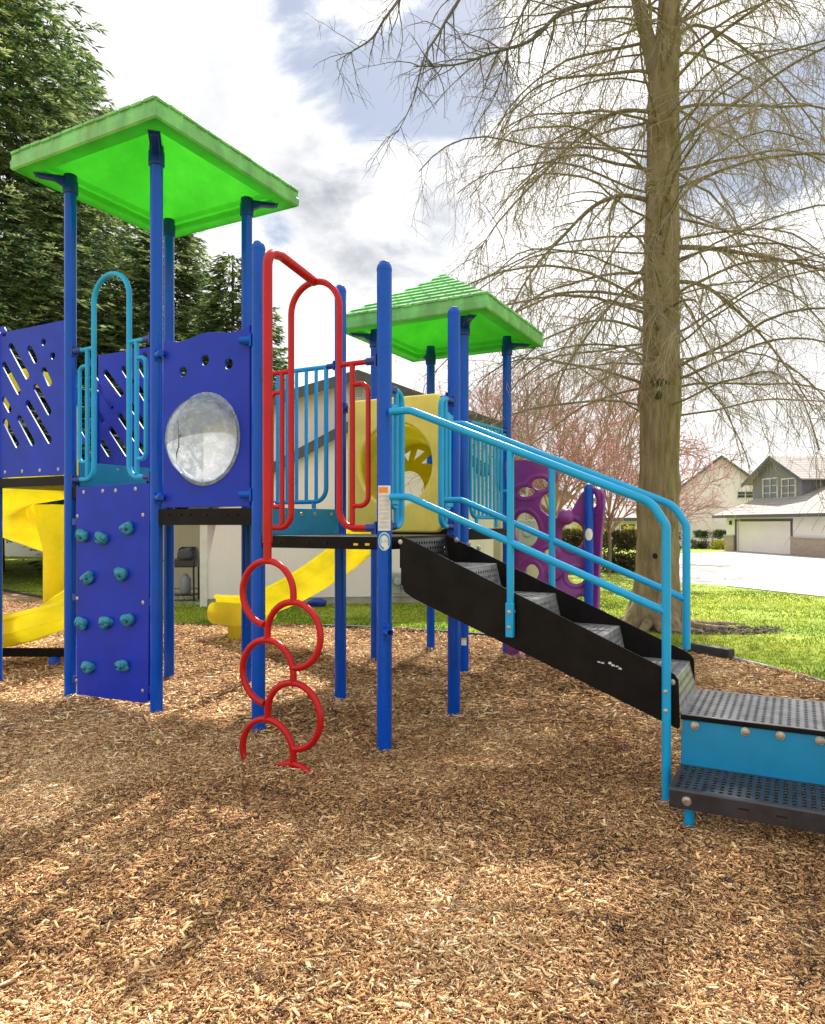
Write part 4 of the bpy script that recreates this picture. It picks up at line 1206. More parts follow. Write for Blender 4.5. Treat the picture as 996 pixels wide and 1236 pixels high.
# mulch bed sheet with small mounds
mb_ = MB()
rowsY = np.concatenate([np.linspace(-3, 1, 6), np.linspace(1.2, 1, 1)])
nt, nr_ = 90, 90
ts = np.linspace(far_x[0], far_x[-1], nt)
vs = []
for t in ts:
    yf = np.interp(t, far_x, far_y)-.02
    for k in range(nr_):
        y = .35+(yf-.35)*(k/(nr_-1))
        x = t*y
        z_ = .022+float(hmul(x, y)) if k < nr_-2 else .006
        vs.append((x, y, max(z_, .006)))
fs = [(i*nr_+k, (i+1)*nr_+k, (i+1)*nr_+k+1, i*nr_+k+1) for i in range(nt-1) for k in range(nr_-1)]
mb_.add(vs, fs)
def mulch_mat():
    m = bpy.data.materials.new('packed_wood_mulch'); N_, L_ = nodes_of(m); b = N_['Principled BSDF']; b.inputs['Roughness'].default_value = .9
    tc_ = N_.new('ShaderNodeTexCoord')
    vo = N_.new('ShaderNodeTexVoronoi'); vo.inputs['Scale'].default_value = 75
    mp_ = N_.new('ShaderNodeMapping'); mp_.inputs['Scale'].default_value = (1, .45, 1); L_.new(tc_.outputs['Object'], mp_.inputs['Vector']); L_.new(mp_.outputs[0], vo.inputs['Vector'])
    cr_ = N_.new('ShaderNodeValToRGB'); e_ = cr_.color_ramp.elements
    e_[0].color = (.08, .045, .025, 1); e_[1].color = (.5, .32, .15, 1); n_ = e_.new(.5); n_.color = (.28, .16, .075, 1)
    sp_ = N_.new('ShaderNodeSeparateColor'); L_.new(vo.outputs['Color'], sp_.inputs[0]); L_.new(sp_.outputs[0], cr_.inputs[0])
    L_.new(cr_.outputs[0], b.inputs['Base Color'])
    bp_ = N_.new('ShaderNodeBump'); bp_.inputs['Strength'].default_value = .8; bp_.inputs['Distance'].default_value = .015; L_.new(vo.outputs['Distance'], bp_.inputs['Height']); L_.new(bp_.outputs[0], b.inputs['Normal'])
    return m
mb_.add([Vector((p.x, p.y, .004)) for p in EDGE]+[Vector((3.9, 2.5, .004)), Vector((4.0, -4, .004)), Vector((-16, -4, .004)), Vector((-16, 12, .004))], [tuple(range(len(EDGE)+4))])
mb_.build('mulch_bed', mulch_mat(), None, (0, 0, 0), kind='structure')
# loose wood chips: real little slabs
def chips(name, n, y0, y1, lmin, lmax, lift, power, m, light=0):
    k = int(n*2.2)
    y = y0+(y1-y0)*rng.random(k)**power
    x = (rng.random(k)*2-1)*(.58*y+.75)
    ok = (y < yfar(x, y)-.04+(rng.random(k) < .02)*rng.random(k)*.35)
    x, y = x[ok][:n], y[ok][:n]; n = len(x)
    Ln = np.clip(rng.lognormal(math.log((lmin+lmax)*.36), .55, n), lmin, lmax*1.35)
    Wn = np.clip(Ln*rng.uniform(.13, .40, n), .0022, .015); Tn = rng.uniform(.0015, .0045, n)*np.clip(Ln/.03, .6, 1.5)
    yaw = rng.random(n)*2*math.pi
    wild = rng.random(n) < .14
    pit = rng.normal(0, .11, n)+wild*rng.normal(0, .45, n); rol = rng.normal(0, .17, n)
    cy, sy, cp, sp_ = np.cos(yaw), np.sin(yaw), np.cos(pit), np.sin(pit); cr_, sr_ = np.cos(rol), np.sin(rol)
    ex = np.stack([cy*cp, sy*cp, sp_], 1); b0 = np.stack([-sy, cy, 0*cy], 1); n0 = np.cross(ex, b0)
    ey = b0*cr_[:, None]+n0*sr_[:, None]; ez = np.cross(ex, ey)
    c = np.stack([x, y, .026+hmul(x, y)+rng.random(n)*lift+np.abs(sp_)*Ln*.3], 1)
    vv = []
    tap = rng.uniform(.35, 1.0, (n, 2)); sk = rng.uniform(-.25, .25, (n, 2))
    for k_ in (-1, 1):
        for i, ti in ((-1, 0), (1, 1)):
            for j in (-1, 1):
                vv.append(c+ex*(Ln*.5*(i+sk[:, ti]*j))[:, None]+ey*(Wn*.5*j*tap[:, ti])[:, None]+ez*(Tn*.5*k_)[:, None])
    vv = np.stack(vv, 1)       # n,8,3 order: k,i,j
    q = np.array([[0, 1, 3, 2], [4, 6, 7, 5], [0, 4, 5, 1], [2, 3, 7, 6], [0, 2, 6, 4], [1, 5, 7, 3]])
    fi = (np.arange(n)[:, None, None]*8+q[None]).reshape(-1)
    me = bpy.data.meshes.new(name)
    me.vertices.add(n*8); me.vertices.foreach_set('co', vv.reshape(-1).astype(np.float32))
    me.loops.add(n*24); me.loops.foreach_set('vertex_index', fi.astype(np.int32))
    me.polygons.add(n*6); me.polygons.foreach_set('loop_start', np.arange(0, n*24, 4, dtype=np.int32))
    me.update(calc_edges=True)
    return link(name, me, m, None, Vector((0, 0, 0)))
co1 = chips('wood_chips', 255000, 1.6, 4.6, .006, .033, .026, 1.12, M['chip'])
tag(co1, 'loose tan and brown wood chips covering the play area', 'wood chips', kind='stuff')
co3 = chips('wood_chips', 280000, 1.6, 5.2, .0035, .013, .032, 1.12, M['chip'])
tag(co3, 'fine wood splinters between the larger chips of the play area', 'wood chips', kind='stuff')
co2 = chips('wood_chips', 130000, 4.4, 12.5, .014, .052, .03, .85, M['chip'])
tag(co2, 'wood chips spread under the climbing set towards the lawn edge', 'wood chips', kind='stuff')

# grass blades on the lawn beyond the edging
def grass(n, t0, t1, y1, pw, hmin, hmax, wmul):
    t = t0+(t1-t0)*rng.random(n)
    yf = np.interp(t, far_x, far_y)
    y = yf-.035+(y1-yf)*rng.random(n)**pw
    x = t*y
    ok = np.ones(n, bool)
    # leave the concrete, the bare root patch and the buildings free
    ppx = CX+F*t; ppy = YH+F*EYE/y
    ok &= ~((ppx > 770) & (ppy < 702.5+(ppx-800)*.09))
    ok &= ~((np.abs(x-3.9) < .75) & (np.abs(y-9.65) < .38) & (rng.random(n) < .92))
    ok &= ~((x > -3.8) & (x < 2.0) & (y > 12.55+.155*(x+3.6)))
    bare = np.sin(1.9*x+.7*np.sin(1.3*y))*np.sin(1.4*y+.9*np.sin(1.1*x)+2)+.5*np.sin(5.1*x+2.7*y)*np.sin(4.3*y-1.9*x)
    ok &= ~((bare > .72) & (rng.random(n) < .7))
    x, y = x[ok], y[ok]; n = len(x)
    P = np.stack([x, y, np.full(n, -.002)], 1)
    T = np.stack([rng.normal(0, .35, n), rng.normal(0, .35, n), np.ones(n)], 1)
    Nn = np.stack([rng.normal(0, .6, n), -np.ones(n), np.zeros(n)], 1)
    return P, T, Nn, rng.uniform(hmin, hmax, n), rng.uniform(.004, .009, n)*wmul*(y/9)
a = grass(110000, far_x[0], far_x[-1], 15, 1.2, .014, .034, 1.7)
b_ = grass(50000, -.62, .66, 34, 1.2, .016, .036, 2.4)
ga = [np.concatenate(z_) for z_ in zip(a, b_)]
go = cards('grass', *ga, M['blade'], kind='stuff', tri=True)
tag(go, 'short bright green lawn grass beyond the wood chips', 'grass')

# edging: plastic timbers laid end to end
EG = 'edging timbers round the wood chips'
first = None
names_ = ['edging bar at the far left beyond the spiral slide', 'edging bar left of the rock wall', 'edging bar behind the rock wall', 'edging bar behind the blue bubble panel', 'edging bar behind the straight yellow slide', 'edging bar seen behind the red rings', 'edging bar between the front and middle posts', 'edging bar behind the rear stair post', 'edging bar below the purple wall', 'edging bar behind the upper stairs', 'edging bar below the tree trunk', 'black edging bar just past the top of the rear handrail foot', 'grey edging bar beside the platform and lawn', 'grey edging bar at the right edge of the lawn']
segs = list(zip(EDGE[2:], EDGE[3:]))
lab_k = ['low edging bar at the far left beyond the spiral slide', 'low edging bar seen under the spiral slide exit', 'low edging bar hidden partly by the rock wall', 'low edging bar between rock wall and bubble panel posts', 'low edging bar behind the slide exit', 'low edging bar right of the slide exit', 'low edging bar left of the front post', 'low edging bar right of the front post', 'low edging bar behind the rear stair post', 'low edging bar beneath the upper stairs', 'low edging bar behind the purple wall foot', 'low edging bar between purple wall and tree', 'raised black edging bar beside the foot of the rear handrail', 'thin grey edging bar just beyond the platform', 'thin grey edging bar along the lawn at right', 'thin grey edging bar nearest the camera at right', 'thin grey edging bar outermost at right']
for i, (A, B) in enumerate(segs):
    thick = i == 12
    b = MB(); d = (B-A).normalized(); L_ = (B-A).length-.02
    hgt = .13 if thick else .06; wdt = .10 if thick else .05
    b.box((A+B)/2+Z*(hgt/2-.01), (L_, wdt, hgt), ex=d, ey=Z.cross(d), ez=Z)
    o = b.build('edging_timber', M['rubber'] if thick or i < 9 else M['timber'], None, bevel=.012)
    tag(o, lab_k[i] if i < len(lab_k) else 'thin grey edging bar', 'edging', EG)

# driveway and street
def poly_sheet(name, pts, z_, m):
    b = MB(); b.add([Vector((p.x, p.y, z_)) for p in pts], [tuple(range(len(pts)))]); return b.build(name, m, None, (0, 0, 0), smooth=False, kind='structure')
cmj = mat('driveway_concrete', (.33, .315, .30), .85, var=.10, scale=.5, bump=.15, bscale=30, dirt=.5, dirtcol=(.25, .23, .2))
poly_sheet('driveway', [G(800, 702), G(880, 707.5), G(978, 718), G(1200, 742), G(1500, 775), G(1500, 690), G(1000, 671), G(950, 669), G(895, 664.6), G(850, 667), G(818, 668), G(790, 671), G(775, 690)], .004, cmj)
kb = MB(); A, B = G(880, 707.8), G(1300, 754)
kb.box((A+B)/2+Z*.005, ((B-A).length, .12, .03), ex=(B-A).normalized(), ey=Z.cross((B-A).normalized()), ez=Z)
kb.build('kerb', M['concrete'], None, kind='structure')

# ================================================================== TREES
def rot_about(v, ax, a): return Matrix.Rotation(a, 3, ax) @ v
def limb(rg_, p, d, length, r0, r1, nseg, droop, wig, up0=0):
    pts = [p.copy()]; d = d.normalized()
    for k in range(nseg):
        f_ = (k+1)/nseg
        d = d+Vector((rg_.gauss(0, wig), rg_.gauss(0, wig), rg_.gauss(0, wig)-droop*f_+up0*(1-f_)))
        d.normalize(); p = p+d*(length/nseg); pts.append(p.copy())
    return pts, [r0+(r1-r0)*k/nseg for k in range(nseg+1)]
def along(pts, f_):
    x = f_*(len(pts)-1); i = min(int(x), len(pts)-2); return pts[i].lerp(pts[i+1], x-i), (pts[i+1]-pts[i]).normalized()
def twig_out(rg_, d, lo, hi):
    ax = d.cross(Vector((rg_.gauss(0, 1), rg_.gauss(0, 1), rg_.gauss(0, 1)))).normalized()
    return rot_about(d, ax, R(rg_.uniform(lo, hi)))
rg_ = random.Random(21)
tb0 = G(791, 757)
TY = tb0.y
tpath = [D(791, 757, TY)-Z*.15, D(791, 745, TY), D(792, 722, TY), D(792.5, 700, TY), D(793, 650, TY), D(796, 550, TY), D(797.5, 465, TY), D(798.5, 440, TY), D(799, 300, TY), D(800, 180, TY), D(802, 95, TY), D(808, 0, TY), D(804, -150, TY), D(806, -400, TY), D(808, -640, TY)]
trad = [.52, .40, .325, .290, .262, .250, .262, .238, .220, .205, .19, .135, .115, .08, .03]
tree = empty('deciduous_tree', tb0, 'tall bare tree with drooping twigs and a thick mossy trunk on the lawn', 'tree')
tk = MB()
pp = spline(tpath, 4); rads = []
for i in range(len(pp)):
    x = i/4; k = min(int(x), len(trad)-2); rads.append(trad[k]+(trad[k+1]-trad[k])*(x-k))
fine = spline(tpath, 22); NA_ = 110
fr = []
for i in range(len(fine)):
    x = i/22; k = min(int(x), len(trad)-2); fr.append(trad[k]+(trad[k+1]-trad[k])*(x-k))
tk.tube(fine, fr, NA_)
tkv = []
rb_ = random.Random(9)
knots = [(rb_.uniform(0, 6.28), rb_.uniform(1.0, 9.5), rb_.uniform(.02, .05), rb_.uniform(.06, .14)) for _ in range(60)]
for i, v in enumerate(tk.v):
    ring_, k = divmod(i, NA_); c = fine[min(ring_, len(fine)-1)]; a = 2*math.pi*k/NA_
    z_ = v[2]
    fl = max(0, 1-z_/.45) if z_ < .45 else 0
    a_ = a+.10*math.sin(1.7*z_)+.05*math.sin(4.9*z_+2)
    fur = abs(math.sin(13*a_+1.1*math.sin(2.3*z_+3*a)))**.6+.6*abs(math.sin(22*a_+1.7*math.sin(3.7*z_)+.8))**.7
    plate = .5+.5*math.sin(8*z_+2.2*math.sin(5*a)+1.5*math.sin(11*a+z_))
    w_ = 1+.035*math.sin(5*a+z_*1.3)+.02*math.sin(9*a-z_*2.1)+fl*fl*.32*math.sin(4*a+.8)+.035*(fur-.9)*(.55+.6*plate)+.008*math.sin(37*z_+6*math.sin(3*a))
    for ka, kz, kh, kr in knots:
        dz = z_-kz
        if abs(dz) < kr*2.5:
            da = (a-ka+math.pi) % (2*math.pi)-math.pi
            w_ += kh*3*math.exp(-(dz/kr)**2-(da*.24/kr)**2)
    tkv.append(tuple(Vector((c.x, c.y, 0))+(Vector((v[0], v[1], 0))-Vector((c.x, c.y, 0)))*w_+Z*z_))
tk.v = tkv
trunk = tk.build('trunk', M['bark'], tree, sharp=80)
for a, ln in ((-100, .7), (-60, .6), (-20, 1.0), (10, 1.25), (190, .7), (235, .8), (150, .5), (70, .6)):
    d = Vector((math.cos(R(a)), math.sin(R(a)), 0)); p = tb0+d*.28+Z*.10
    pts = [p, p+d*.15-Z*.05, p+d*.35*ln+Z*-.075, p+d*.7*ln+Vector((-d.y, d.x, 0))*.06-Z*.09, p+d*ln-Z*.14]
    rt = MB(); rt.tube(spline(pts, 4), [.085-.07*k/16 for k in range(17)], 10); rt.build('root', M['bark'], tree, sharp=80)
scr = MB()
kk = D(797, 462, TY-.268); scr.sphere(kk, .085, 24, 16, (1.5, .35, .6), wob=.06, seed=3)
scr.build('bark_scar', M['scar'], tree, sharp=80); scr = MB()
scr.sphere(D(794, 477, TY-.268), .05, 20, 12, (1.2, .35, 1.1), wob=.06, seed=8)
scr.build('bark_scar', M['scar'], tree, sharp=80)
hl = MB(); hl.sphere(D(791, 671, TY-.262), .035, 14, 8, (1, .4, 1), wob=.1, seed=2); hl.build('bark_hole', M['hole'], tree)
for py, n_ in ((545, .259), (330, .23), (285, .222), (395, .235), (150, .2), (225, .21)):
    c = D(796+(545-py)*.006, py, TY); bl_ = MB(); bl_.lathe(Vector((c.x, c.y, 0)), Z, [(n_*.97, c.z-.05), (n_*1.03, c.z), (n_*.97, c.z+.06)], 28, caps=False); bl_.build('bark_ring', M['bark'], tree, sharp=80)
br = MB(); tw = MB(); td = MB()
def trunk_at(z_):
    for i in range(len(pp)-1):
        if pp[i].z <= z_ <= pp[i+1].z:
            f_ = (z_-pp[i].z)/(pp[i+1].z-pp[i].z); return pp[i].lerp(pp[i+1], f_), rads[i]+(rads[i+1]-rads[i])*f_
    return pp[-1], .03
def twigs(pts, r_, n2, l2, dense, tgt, hang=.22, start=.15):
    for k in range(n2):
        f_ = rg_.uniform(start, 1.0); p, d = along(pts, f_)
        d2 = twig_out(rg_, d, 25, 75); d2.z -= .15
        ln = l2*rg_.uniform(.5, 1.2)*(1.15-.5*f_)
        q_, rr_ = limb(rg_, p, d2, ln, max(r_*(1-.6*f_)*.34, .0036), .0021, 6, hang, .13)
        tgt.tube(q_, rr_, 4, caps=False)
        for j in range(dense):
            f2 = rg_.uniform(.1, 1.0); p3, d3 = along(q_, f2)
            d3 = twig_out(rg_, d3, 25, 70); d3.z -= .15
            ll = ln*rg_.uniform(.25, .55)
            q3, r3 = limb(rg_, p3, d3, ll, .0027, .0014, 4, hang*.9, .16)
            tgt.tube(q3, r3, 3, caps=False)
NB = 124
for k in range(NB):
    f_ = (k+.5)/NB
    z_ = 2.9+7.6*f_**1.1+rg_.uniform(-.15, .15)
    p, tr_ = trunk_at(z_)
    az = k*2.399963+rg_.uniform(-.4, .4)
    el = rg_.uniform(.05, .45)
    d = Vector((math.cos(az), math.sin(az), el))
    ln = rg_.uniform(2.4, 4.2)*(1.0-.25*f_)
    r0 = rg_.uniform(.012, .025)
    pts, rr_ = limb(rg_, p+d.normalized()*tr_*.7, d, ln, r0, .007, 11, .20, .10)
    br.tube(pts, rr_, 7, caps=False)
    twigs(pts, r0*1.2, 18, 1.2, 9, tw)
# named big limbs seen in the photograph
def big(pxs, r0, r1, n2, l2, dense, tgt_b, tgt):
    pts = spline([D(*p) for p in pxs], 4)
    rr_ = [r0+(r1-r0)*i/(len(pts)-1) for i in range(len(pts))]
    tgt_b.tube(pts, [x*(.72 if r0 < .1 else 1) for x in rr_], 8, caps=False)
    twigs(pts, r0, n2, l2, dense, tgt)
big([(812, 298, TY), (860, 300, TY-.2), (915, 309, TY-.5), (980, 322, TY-.8), (1060, 350, TY-1)], .055, .015, 26, 1.2, 6, br, tw)
big([(783, 242, TY), (750, 236, TY-.2), (715, 250, TY-.5), (680, 285, TY-.7), (640, 330, TY-.9), (605, 400, TY-1)], .05, .008, 30, 1.2, 6, br, tw)
big([(812, 340, TY), (850, 345, TY+.1), (895, 380, TY+.2), (940, 430, TY+.3), (985, 500, TY+.3)], .045, .01, 24, 1.1, 6, br, tw)
big([(785, 135, TY), (745, 135, TY-.1), (700, 165, TY-.3), (650, 215, TY-.5), (600, 270, TY-.6), (575, 310, TY-.6)], .04, .006, 30, 1.2, 6, br, tw)
big([(790, 330, TY), (760, 345, TY-.3), (720, 390, TY-.6), (680, 450, TY-.8), (655, 520, TY-.9)], .04, .008, 24, 1.1, 6, br, tw)
big([(800, 130, TY), (791, 85, TY), (780, 40, TY), (771, 5, TY), (758, -70, TY), (740, -170, TY-.1)], .125, .07, 10, 1.2, 5, br, tw)
big([(806, 60, TY), (840, 30, TY+.2), (900, 60, TY+.3), (960, 120, TY+.3), (1010, 190, TY+.3)], .04, .008, 30, 1.3, 6, br, tw)
big([(765, -20, TY), (720, 2, TY-.4), (678, 14, TY-.8), (642, 48, TY-1.1), (597, 63, TY-1.4), (550, 78, TY-1.6), (500, 80, TY-1.7)], .05, .008, 34, 1.1, 6, td, td)
big([(700, -90, TY-.6), (600, -60, TY-1.2), (548, 10, TY-1.5), (530, 40, TY-1.6), (512, 70, TY-1.7), (499, 120, TY-1.7), (480, 160, TY-1.7)], .035, .005, 24, .8, 5, td, td)
big([(600, -60, TY-1.2), (520, -40, TY-1.6), (470, 15, TY-1.8), (450, 45, TY-1.9), (425, 62, TY-1.9), (405, 74, TY-1.9)], .03, .004, 20, .7, 5, td, td)
big([(700, -90, TY-.6), (650, -20, TY-1), (620, 40, TY-1.3), (600, 110, TY-1.4), (575, 150, TY-1.5)], .03, .004, 22, .9, 5, td, td)
br.build('branch', M['branch'], tree, sharp=80)['kind'] = 'stuff'
tw.build('twigs', M['twig'], tree, sharp=80)['kind'] = 'stuff'
td.build('hanging_twigs', M['twigdark'], tree, sharp=80)['kind'] = 'stuff'
# bare root patch
lt = MB()
n_ = 2600
aa = rng.random(n_)*2*math.pi; ra = np.sqrt(rng.random(n_))
xx = tb0.x+.62+ra*np.cos(aa)*.95; yy = tb0.y-.28+ra*np.sin(aa)*.42
Pn = np.stack([xx, yy, .006+rng.random(n_)*.03], 1)
Tn = np.stack([rng.normal(0, 1, n_), rng.normal(0, 1, n_), rng.normal(0, .15, n_)], 1)
Nn = np.stack([rng.normal(0, .3, n_), rng.normal(0, .3, n_), np.ones(n_)], 1)
lo_ = cards('bark_litter', Pn, Tn, Nn, rng.uniform(.03, .09, n_), rng.uniform(.01, .03, n_), M['litter'], kind='stuff', origin=tuple(tb0))
tag(lo_, 'patch of dark bark litter on the lawn at the tree foot', 'bark litter')

# reddish budding trees
def budding(base, height, spread, seed, label, n1=17, n2=11, dense=6, trunkr=.055):
    r_ = random.Random(seed)
    t = empty('budding_tree', base, label, 'tree', 'reddish budding trees beyond the play area')
    k_ = MB(); fork = height*.28
    k_.tube([base-Z*.1, base+Z*fork*.5+Vector((.03, 0, 0)), base+Z*fork], [trunkr*1.3, trunkr, trunkr*.85], 10)
    k_.build('trunk', M['branch'], t)
    tt = MB(); bp_, bt = [], []
    for k in range(n1):
        az = k*2.4+r_.uniform(-.3, .3)
        el = r_.uniform(.7, 2.2)
        d = Vector((math.cos(az)*spread, math.sin(az)*spread, el))
        pts, rr_ = limb(r_, base+Z*(fork*r_.uniform(.7, 1.1)), d, height*r_.uniform(.55, .8), trunkr*.45, .012, 8, .02, .09)
        tt.tube(pts, rr_, 6, caps=False)
        for j in range(n2):
            p, d1 = along(pts, r_.uniform(.2, 1)); d2 = twig_out(r_, d1, 20, 60)
            q2, r2 = limb(r_, p, d2, height*.24*r_.uniform(.5, 1.1), .013, .006, 5, .0, .12)
            tt.tube(q2, r2, 4, caps=False)
            for i in range(dense):
                p3, d3 = along(q2, r_.uniform(.15, 1)); d3 = twig_out(r_, d3, 20, 60)
                q3, r3 = limb(r_, p3, d3, height*.12*r_.uniform(.5, 1.1), .008, .004, 3, .0, .15)
                tt.tube(q3, r3, 3, caps=False)
                for m_ in range(5):
                    p4, d4 = along(q3, r_.uniform(.1, 1)); bp_.append(tuple(p4)); bt.append((d4.x+r_.gauss(0, .6), d4.y+r_.gauss(0, .6), d4.z+r_.gauss(0, .6)))
    tt.build('crown', M['pinktwig'], t, sharp=80)['kind'] = 'stuff'
    P = np.array(bp_); T = np.array(bt); n_ = len(P)
    cards('buds', P, T, rng.normal(0, 1, (n_, 3)), rng.uniform(.04, .09, n_), rng.uniform(.018, .035, n_), M['bud'], t, kind='stuff')
def gp(px, y): return Vector(((px-CX)/F*y, y, 0))
budding(gp(668, 17.5), 5.2, .95, 1, 'reddish budding tree directly behind the purple wall')
budding(gp(735, 20.5), 5.4, .9, 2, 'reddish budding tree just left of the big trunk')
budding(gp(590, 21), 6.2, .9, 3, 'reddish budding tree behind the lower green roof')
budding(gp(797, 26), 4.6, 1.15, 4, 'reddish budding tree in front of the pink house', n1=12)
budding(gp(700, 33), 6.5, 1.0, 5, 'farther reddish tree above the hedge', n1=13, n2=8, dense=4)

# conifers
def conifer(base, height, radius, seed, label, z0=.5, nb=420, per=150, big_=1.0):
    r_ = np.random.default_rng(seed)
    t = empty('conifer_tree', base, label, 'tree', 'dark conifers behind the left tower')
    k_ = MB(); k_.tube([base-Z*.1, base+Z*height*.5, base+Z*height*.97], [height*.017+.08, height*.011, .02], 12); k_.build('trunk', M['conbark'], t)
    P, T, Nn, Ls, Ws = [], [], [], [], []
    bm_ = MB()
    for k in range(nb):
        f_ = (k+.5)/nb
        f_ = 1-(1-f_)**1.25 if False else f_
        z_ = z0+(height-z0)*f_
        ln = radius*(1-f_)**.82*r_.uniform(.72, 1.12)+.25
        az = k*2.399963+r_.normal(0, .3)
        d0 = np.array([math.cos(az), math.sin(az), 0.])
        zc = lambda s: -ln*(.34-.25*f_)*s+ln*.26*s*s*s
        side = np.array([-d0[1], d0[0], 0.])
        m_ = max(6, int(26*(ln/radius)**.8))                     # side sprays along the bough
        k_per = max(6, int(per/8))
        for i_ in range(m_):
            s0 = .10+.90*(i_+r_.random())/m_
            sg = 1 if i_ % 2 else -1
            tl = ln*.44*(1.06-s0)**.55*r_.uniform(.7, 1.15)+.10
            td = d0*.78+side*(sg*r_.uniform(.35, .95)); td /= np.linalg.norm(td)
            kk_ = max(5, int(k_per*(tl/(radius*.3))**.7))
            u_ = r_.random(kk_)**.8
            pos = np.array(base)[None]+d0[None]*(s0*ln)+td[None]*(u_*tl)[:, None]
            pos[:, 2] += z_+zc(s0)-u_*tl*(.30+.25*(1-s0))+u_**3*tl*.12+r_.normal(0, .018, kk_)
            sp2 = np.where(r_.random(kk_) < .5, -1, 1)*r_.uniform(.25, .8, kk_)
            perp = np.array([-td[1], td[0], 0.])
            tt = td[None]+perp[None]*sp2[:, None]
            tt[:, 2] += -.30+r_.normal(0, .16, kk_)
            P.append(pos); T.append(tt)
            nn_ = r_.normal(0, .45, (kk_, 3)); nn_[:, 2] += 1; Nn.append(nn_)
            Ls.append(r_.uniform(.12, .30, kk_)*big_); Ws.append(r_.uniform(.03, .062, kk_)*big_)
        if ln > .8: 
            e_ = [Vector(base)+Vector(d0)*(ln*s)+Z*(z_+zc(s)) for s in (0, .35, .7, .95)]
            bm_.tube(e_, [.03, .022, .014, .006], 4, caps=False)
    bm_.build('bough', M['conbark'], t)['kind'] = 'stuff'
    cards('crown', np.concatenate(P), np.concatenate(T), np.concatenate(Nn), np.concatenate(Ls), np.concatenate(Ws), M['conifer'], t, kind='stuff')
def cz(py, y): return EYE+(YH-py)*y/F
conifer(gp(-14, 21), 20.5, 7.3, 1, 'tallest dark conifer rising out of the picture at the left', z0=2.5, nb=520, per=330, big_=1.2)
conifer(gp(205, 22), cz(215, 22), 3.4, 2, 'conifer behind the tall left tower', nb=330, per=210, big_=1.1)
conifer(gp(281, 19.5), cz(308, 19.5), 2.3, 3, 'smaller conifer with its tip below the large green roof', nb=230, per=180)
conifer(gp(95, 27), cz(60, 27), 5, 4, 'conifer between the tallest tree and the left tower', z0=2.6, nb=340, per=220, big_=1.3)
conifer(gp(-130, 17), 12, 4.2, 5, 'conifer at the far left edge', z0=2.3, nb=280, per=200, big_=1.1)
conifer(gp(322, 25), cz(372, 25), 1.5, 6, 'slim conifer tip beside the red arch', nb=150, per=120)

# hedges and shrubs
def bush(name, c, size, n, m, label, cat, seed, parent_mat=None, ln=(.06, .13), rotd=Vector((1, 0, 0)), boxy=.5, group=None):
    r_ = np.random.default_rng(seed)
    u_ = r_.normal(0, 1, (n, 3)); u_ /= np.linalg.norm(u_, axis=1, keepdims=True)
    p_ = np.sign(u_)*np.abs(u_)**boxy
    p_ *= (r_.random(n)**.25)[:, None]
    lump = 1+.10*np.sin(p_[:, 0]*9+seed)*np.cos(p_[:, 2]*5+1)+.06*np.sin(p_[:, 1]*11+2)
    p_ *= lump[:, None]
    ey = Z.cross(rotd)
    P = np.array(c)+np.outer(p_[:, 0]*size[0]/2, np.array(rotd))+np.outer(p_[:, 1]*size[1]/2, np.array(ey))+np.outer((p_[:, 2]+.96)*size[2]/2, [0, 0, 1])
    P[:, 2] = np.maximum(P[:, 2], .01)
    T = u_+r_.normal(0, .6, (n, 3)); T[:, 2] += .4
    root = empty(name, Vector(c), label, cat, group)
    cards('foliage', P, T, r_.normal(0, 1, (n, 3)), r_.uniform(*ln, n), r_.uniform(ln[0]*.4, ln[1]*.5, n), m, root, kind='stuff')
    st_ = MB()
    rr_ = random.Random(seed)
    for k in range(7):
        a = Vector(c)+rotd*(size[0]*rr_.uniform(-.35, .35)); st_.tube([a-Z*.05, a+Z*size[2]*.5+rotd*rr_.uniform(-.1, .1), a+Z*size[2]*.85+rotd*rr_.uniform(-.2, .2)], [.025, .018, .008], 5)
    st_.build('stem', M['branch'], root)
    return root
bush('hedge', gp(722, 21)*1, (2.7, 1.0, 1.22), 9000, M['hedgemix'], 'brownish green hedge between the purple wall and the big trunk', 'hedge', 1, ln=(.07, .15))
bush('shrub', gp(684, 22.5), (1.3, .9, 1.35), 2600, M['yellowleaf'], 'yellow-leaved shrub seen through the purple wall', 'shrub', 2, ln=(.06, .12))
bush('shrub', gp(740, 21.9), (1.9, .7, 1.42), 1500, M['yellowleaf'], 'yellow shoots rising behind the brown hedge', 'shrub', 12, ln=(.06, .12))
bush('hedge', gp(858, 40.5), (1.72, 1.0, 1.02), 5000, M['hedge'], 'clipped dark green hedge in front of the pink house', 'hedge', 3, ln=(.06, .12), boxy=.35)
bush('shrub', gp(869, 39.2), (.72, .6, .45), 1200, M['yellowleaf'], 'small yellow shrub beside the garage', 'shrub', 4, ln=(.06, .14))
bush('shrub', gp(833, 40), (.7, .5, .5), 700, M['hedgemix'], 'low dark shrub by the pink wall', 'shrub', 5)
bush('shrub', gp(815, 36), (.6, .5, 1.0), 700, M['hedgemix'], 'brown shrub just right of the big trunk', 'shrub', 8)
bush('hedge', gp(223, 16.3), (2.2, .6, 1.62), 3000, M['hedge'], 'dark hedge above the olive fence by the grill', 'hedge', 6)
# trees and hedge far away that close the horizon
for k, (px, y, hh_, rr_) in enumerate(((-420, 46, 13, 4.5), (1250, 70, 12, 4.5), (1500, 60, 14, 5), (480, 75, 7, 3), (560, 80, 6.5, 3))):
    conifer(gp(px, y), hh_, rr_, 30+k, ['far conifer at the outer left', 'far conifer beyond the houses at right', 'far conifer at the outer right', 'far conifer hidden behind the cream house', 'far conifer behind the lower roof'][k], nb=130, per=80, big_=2.2)

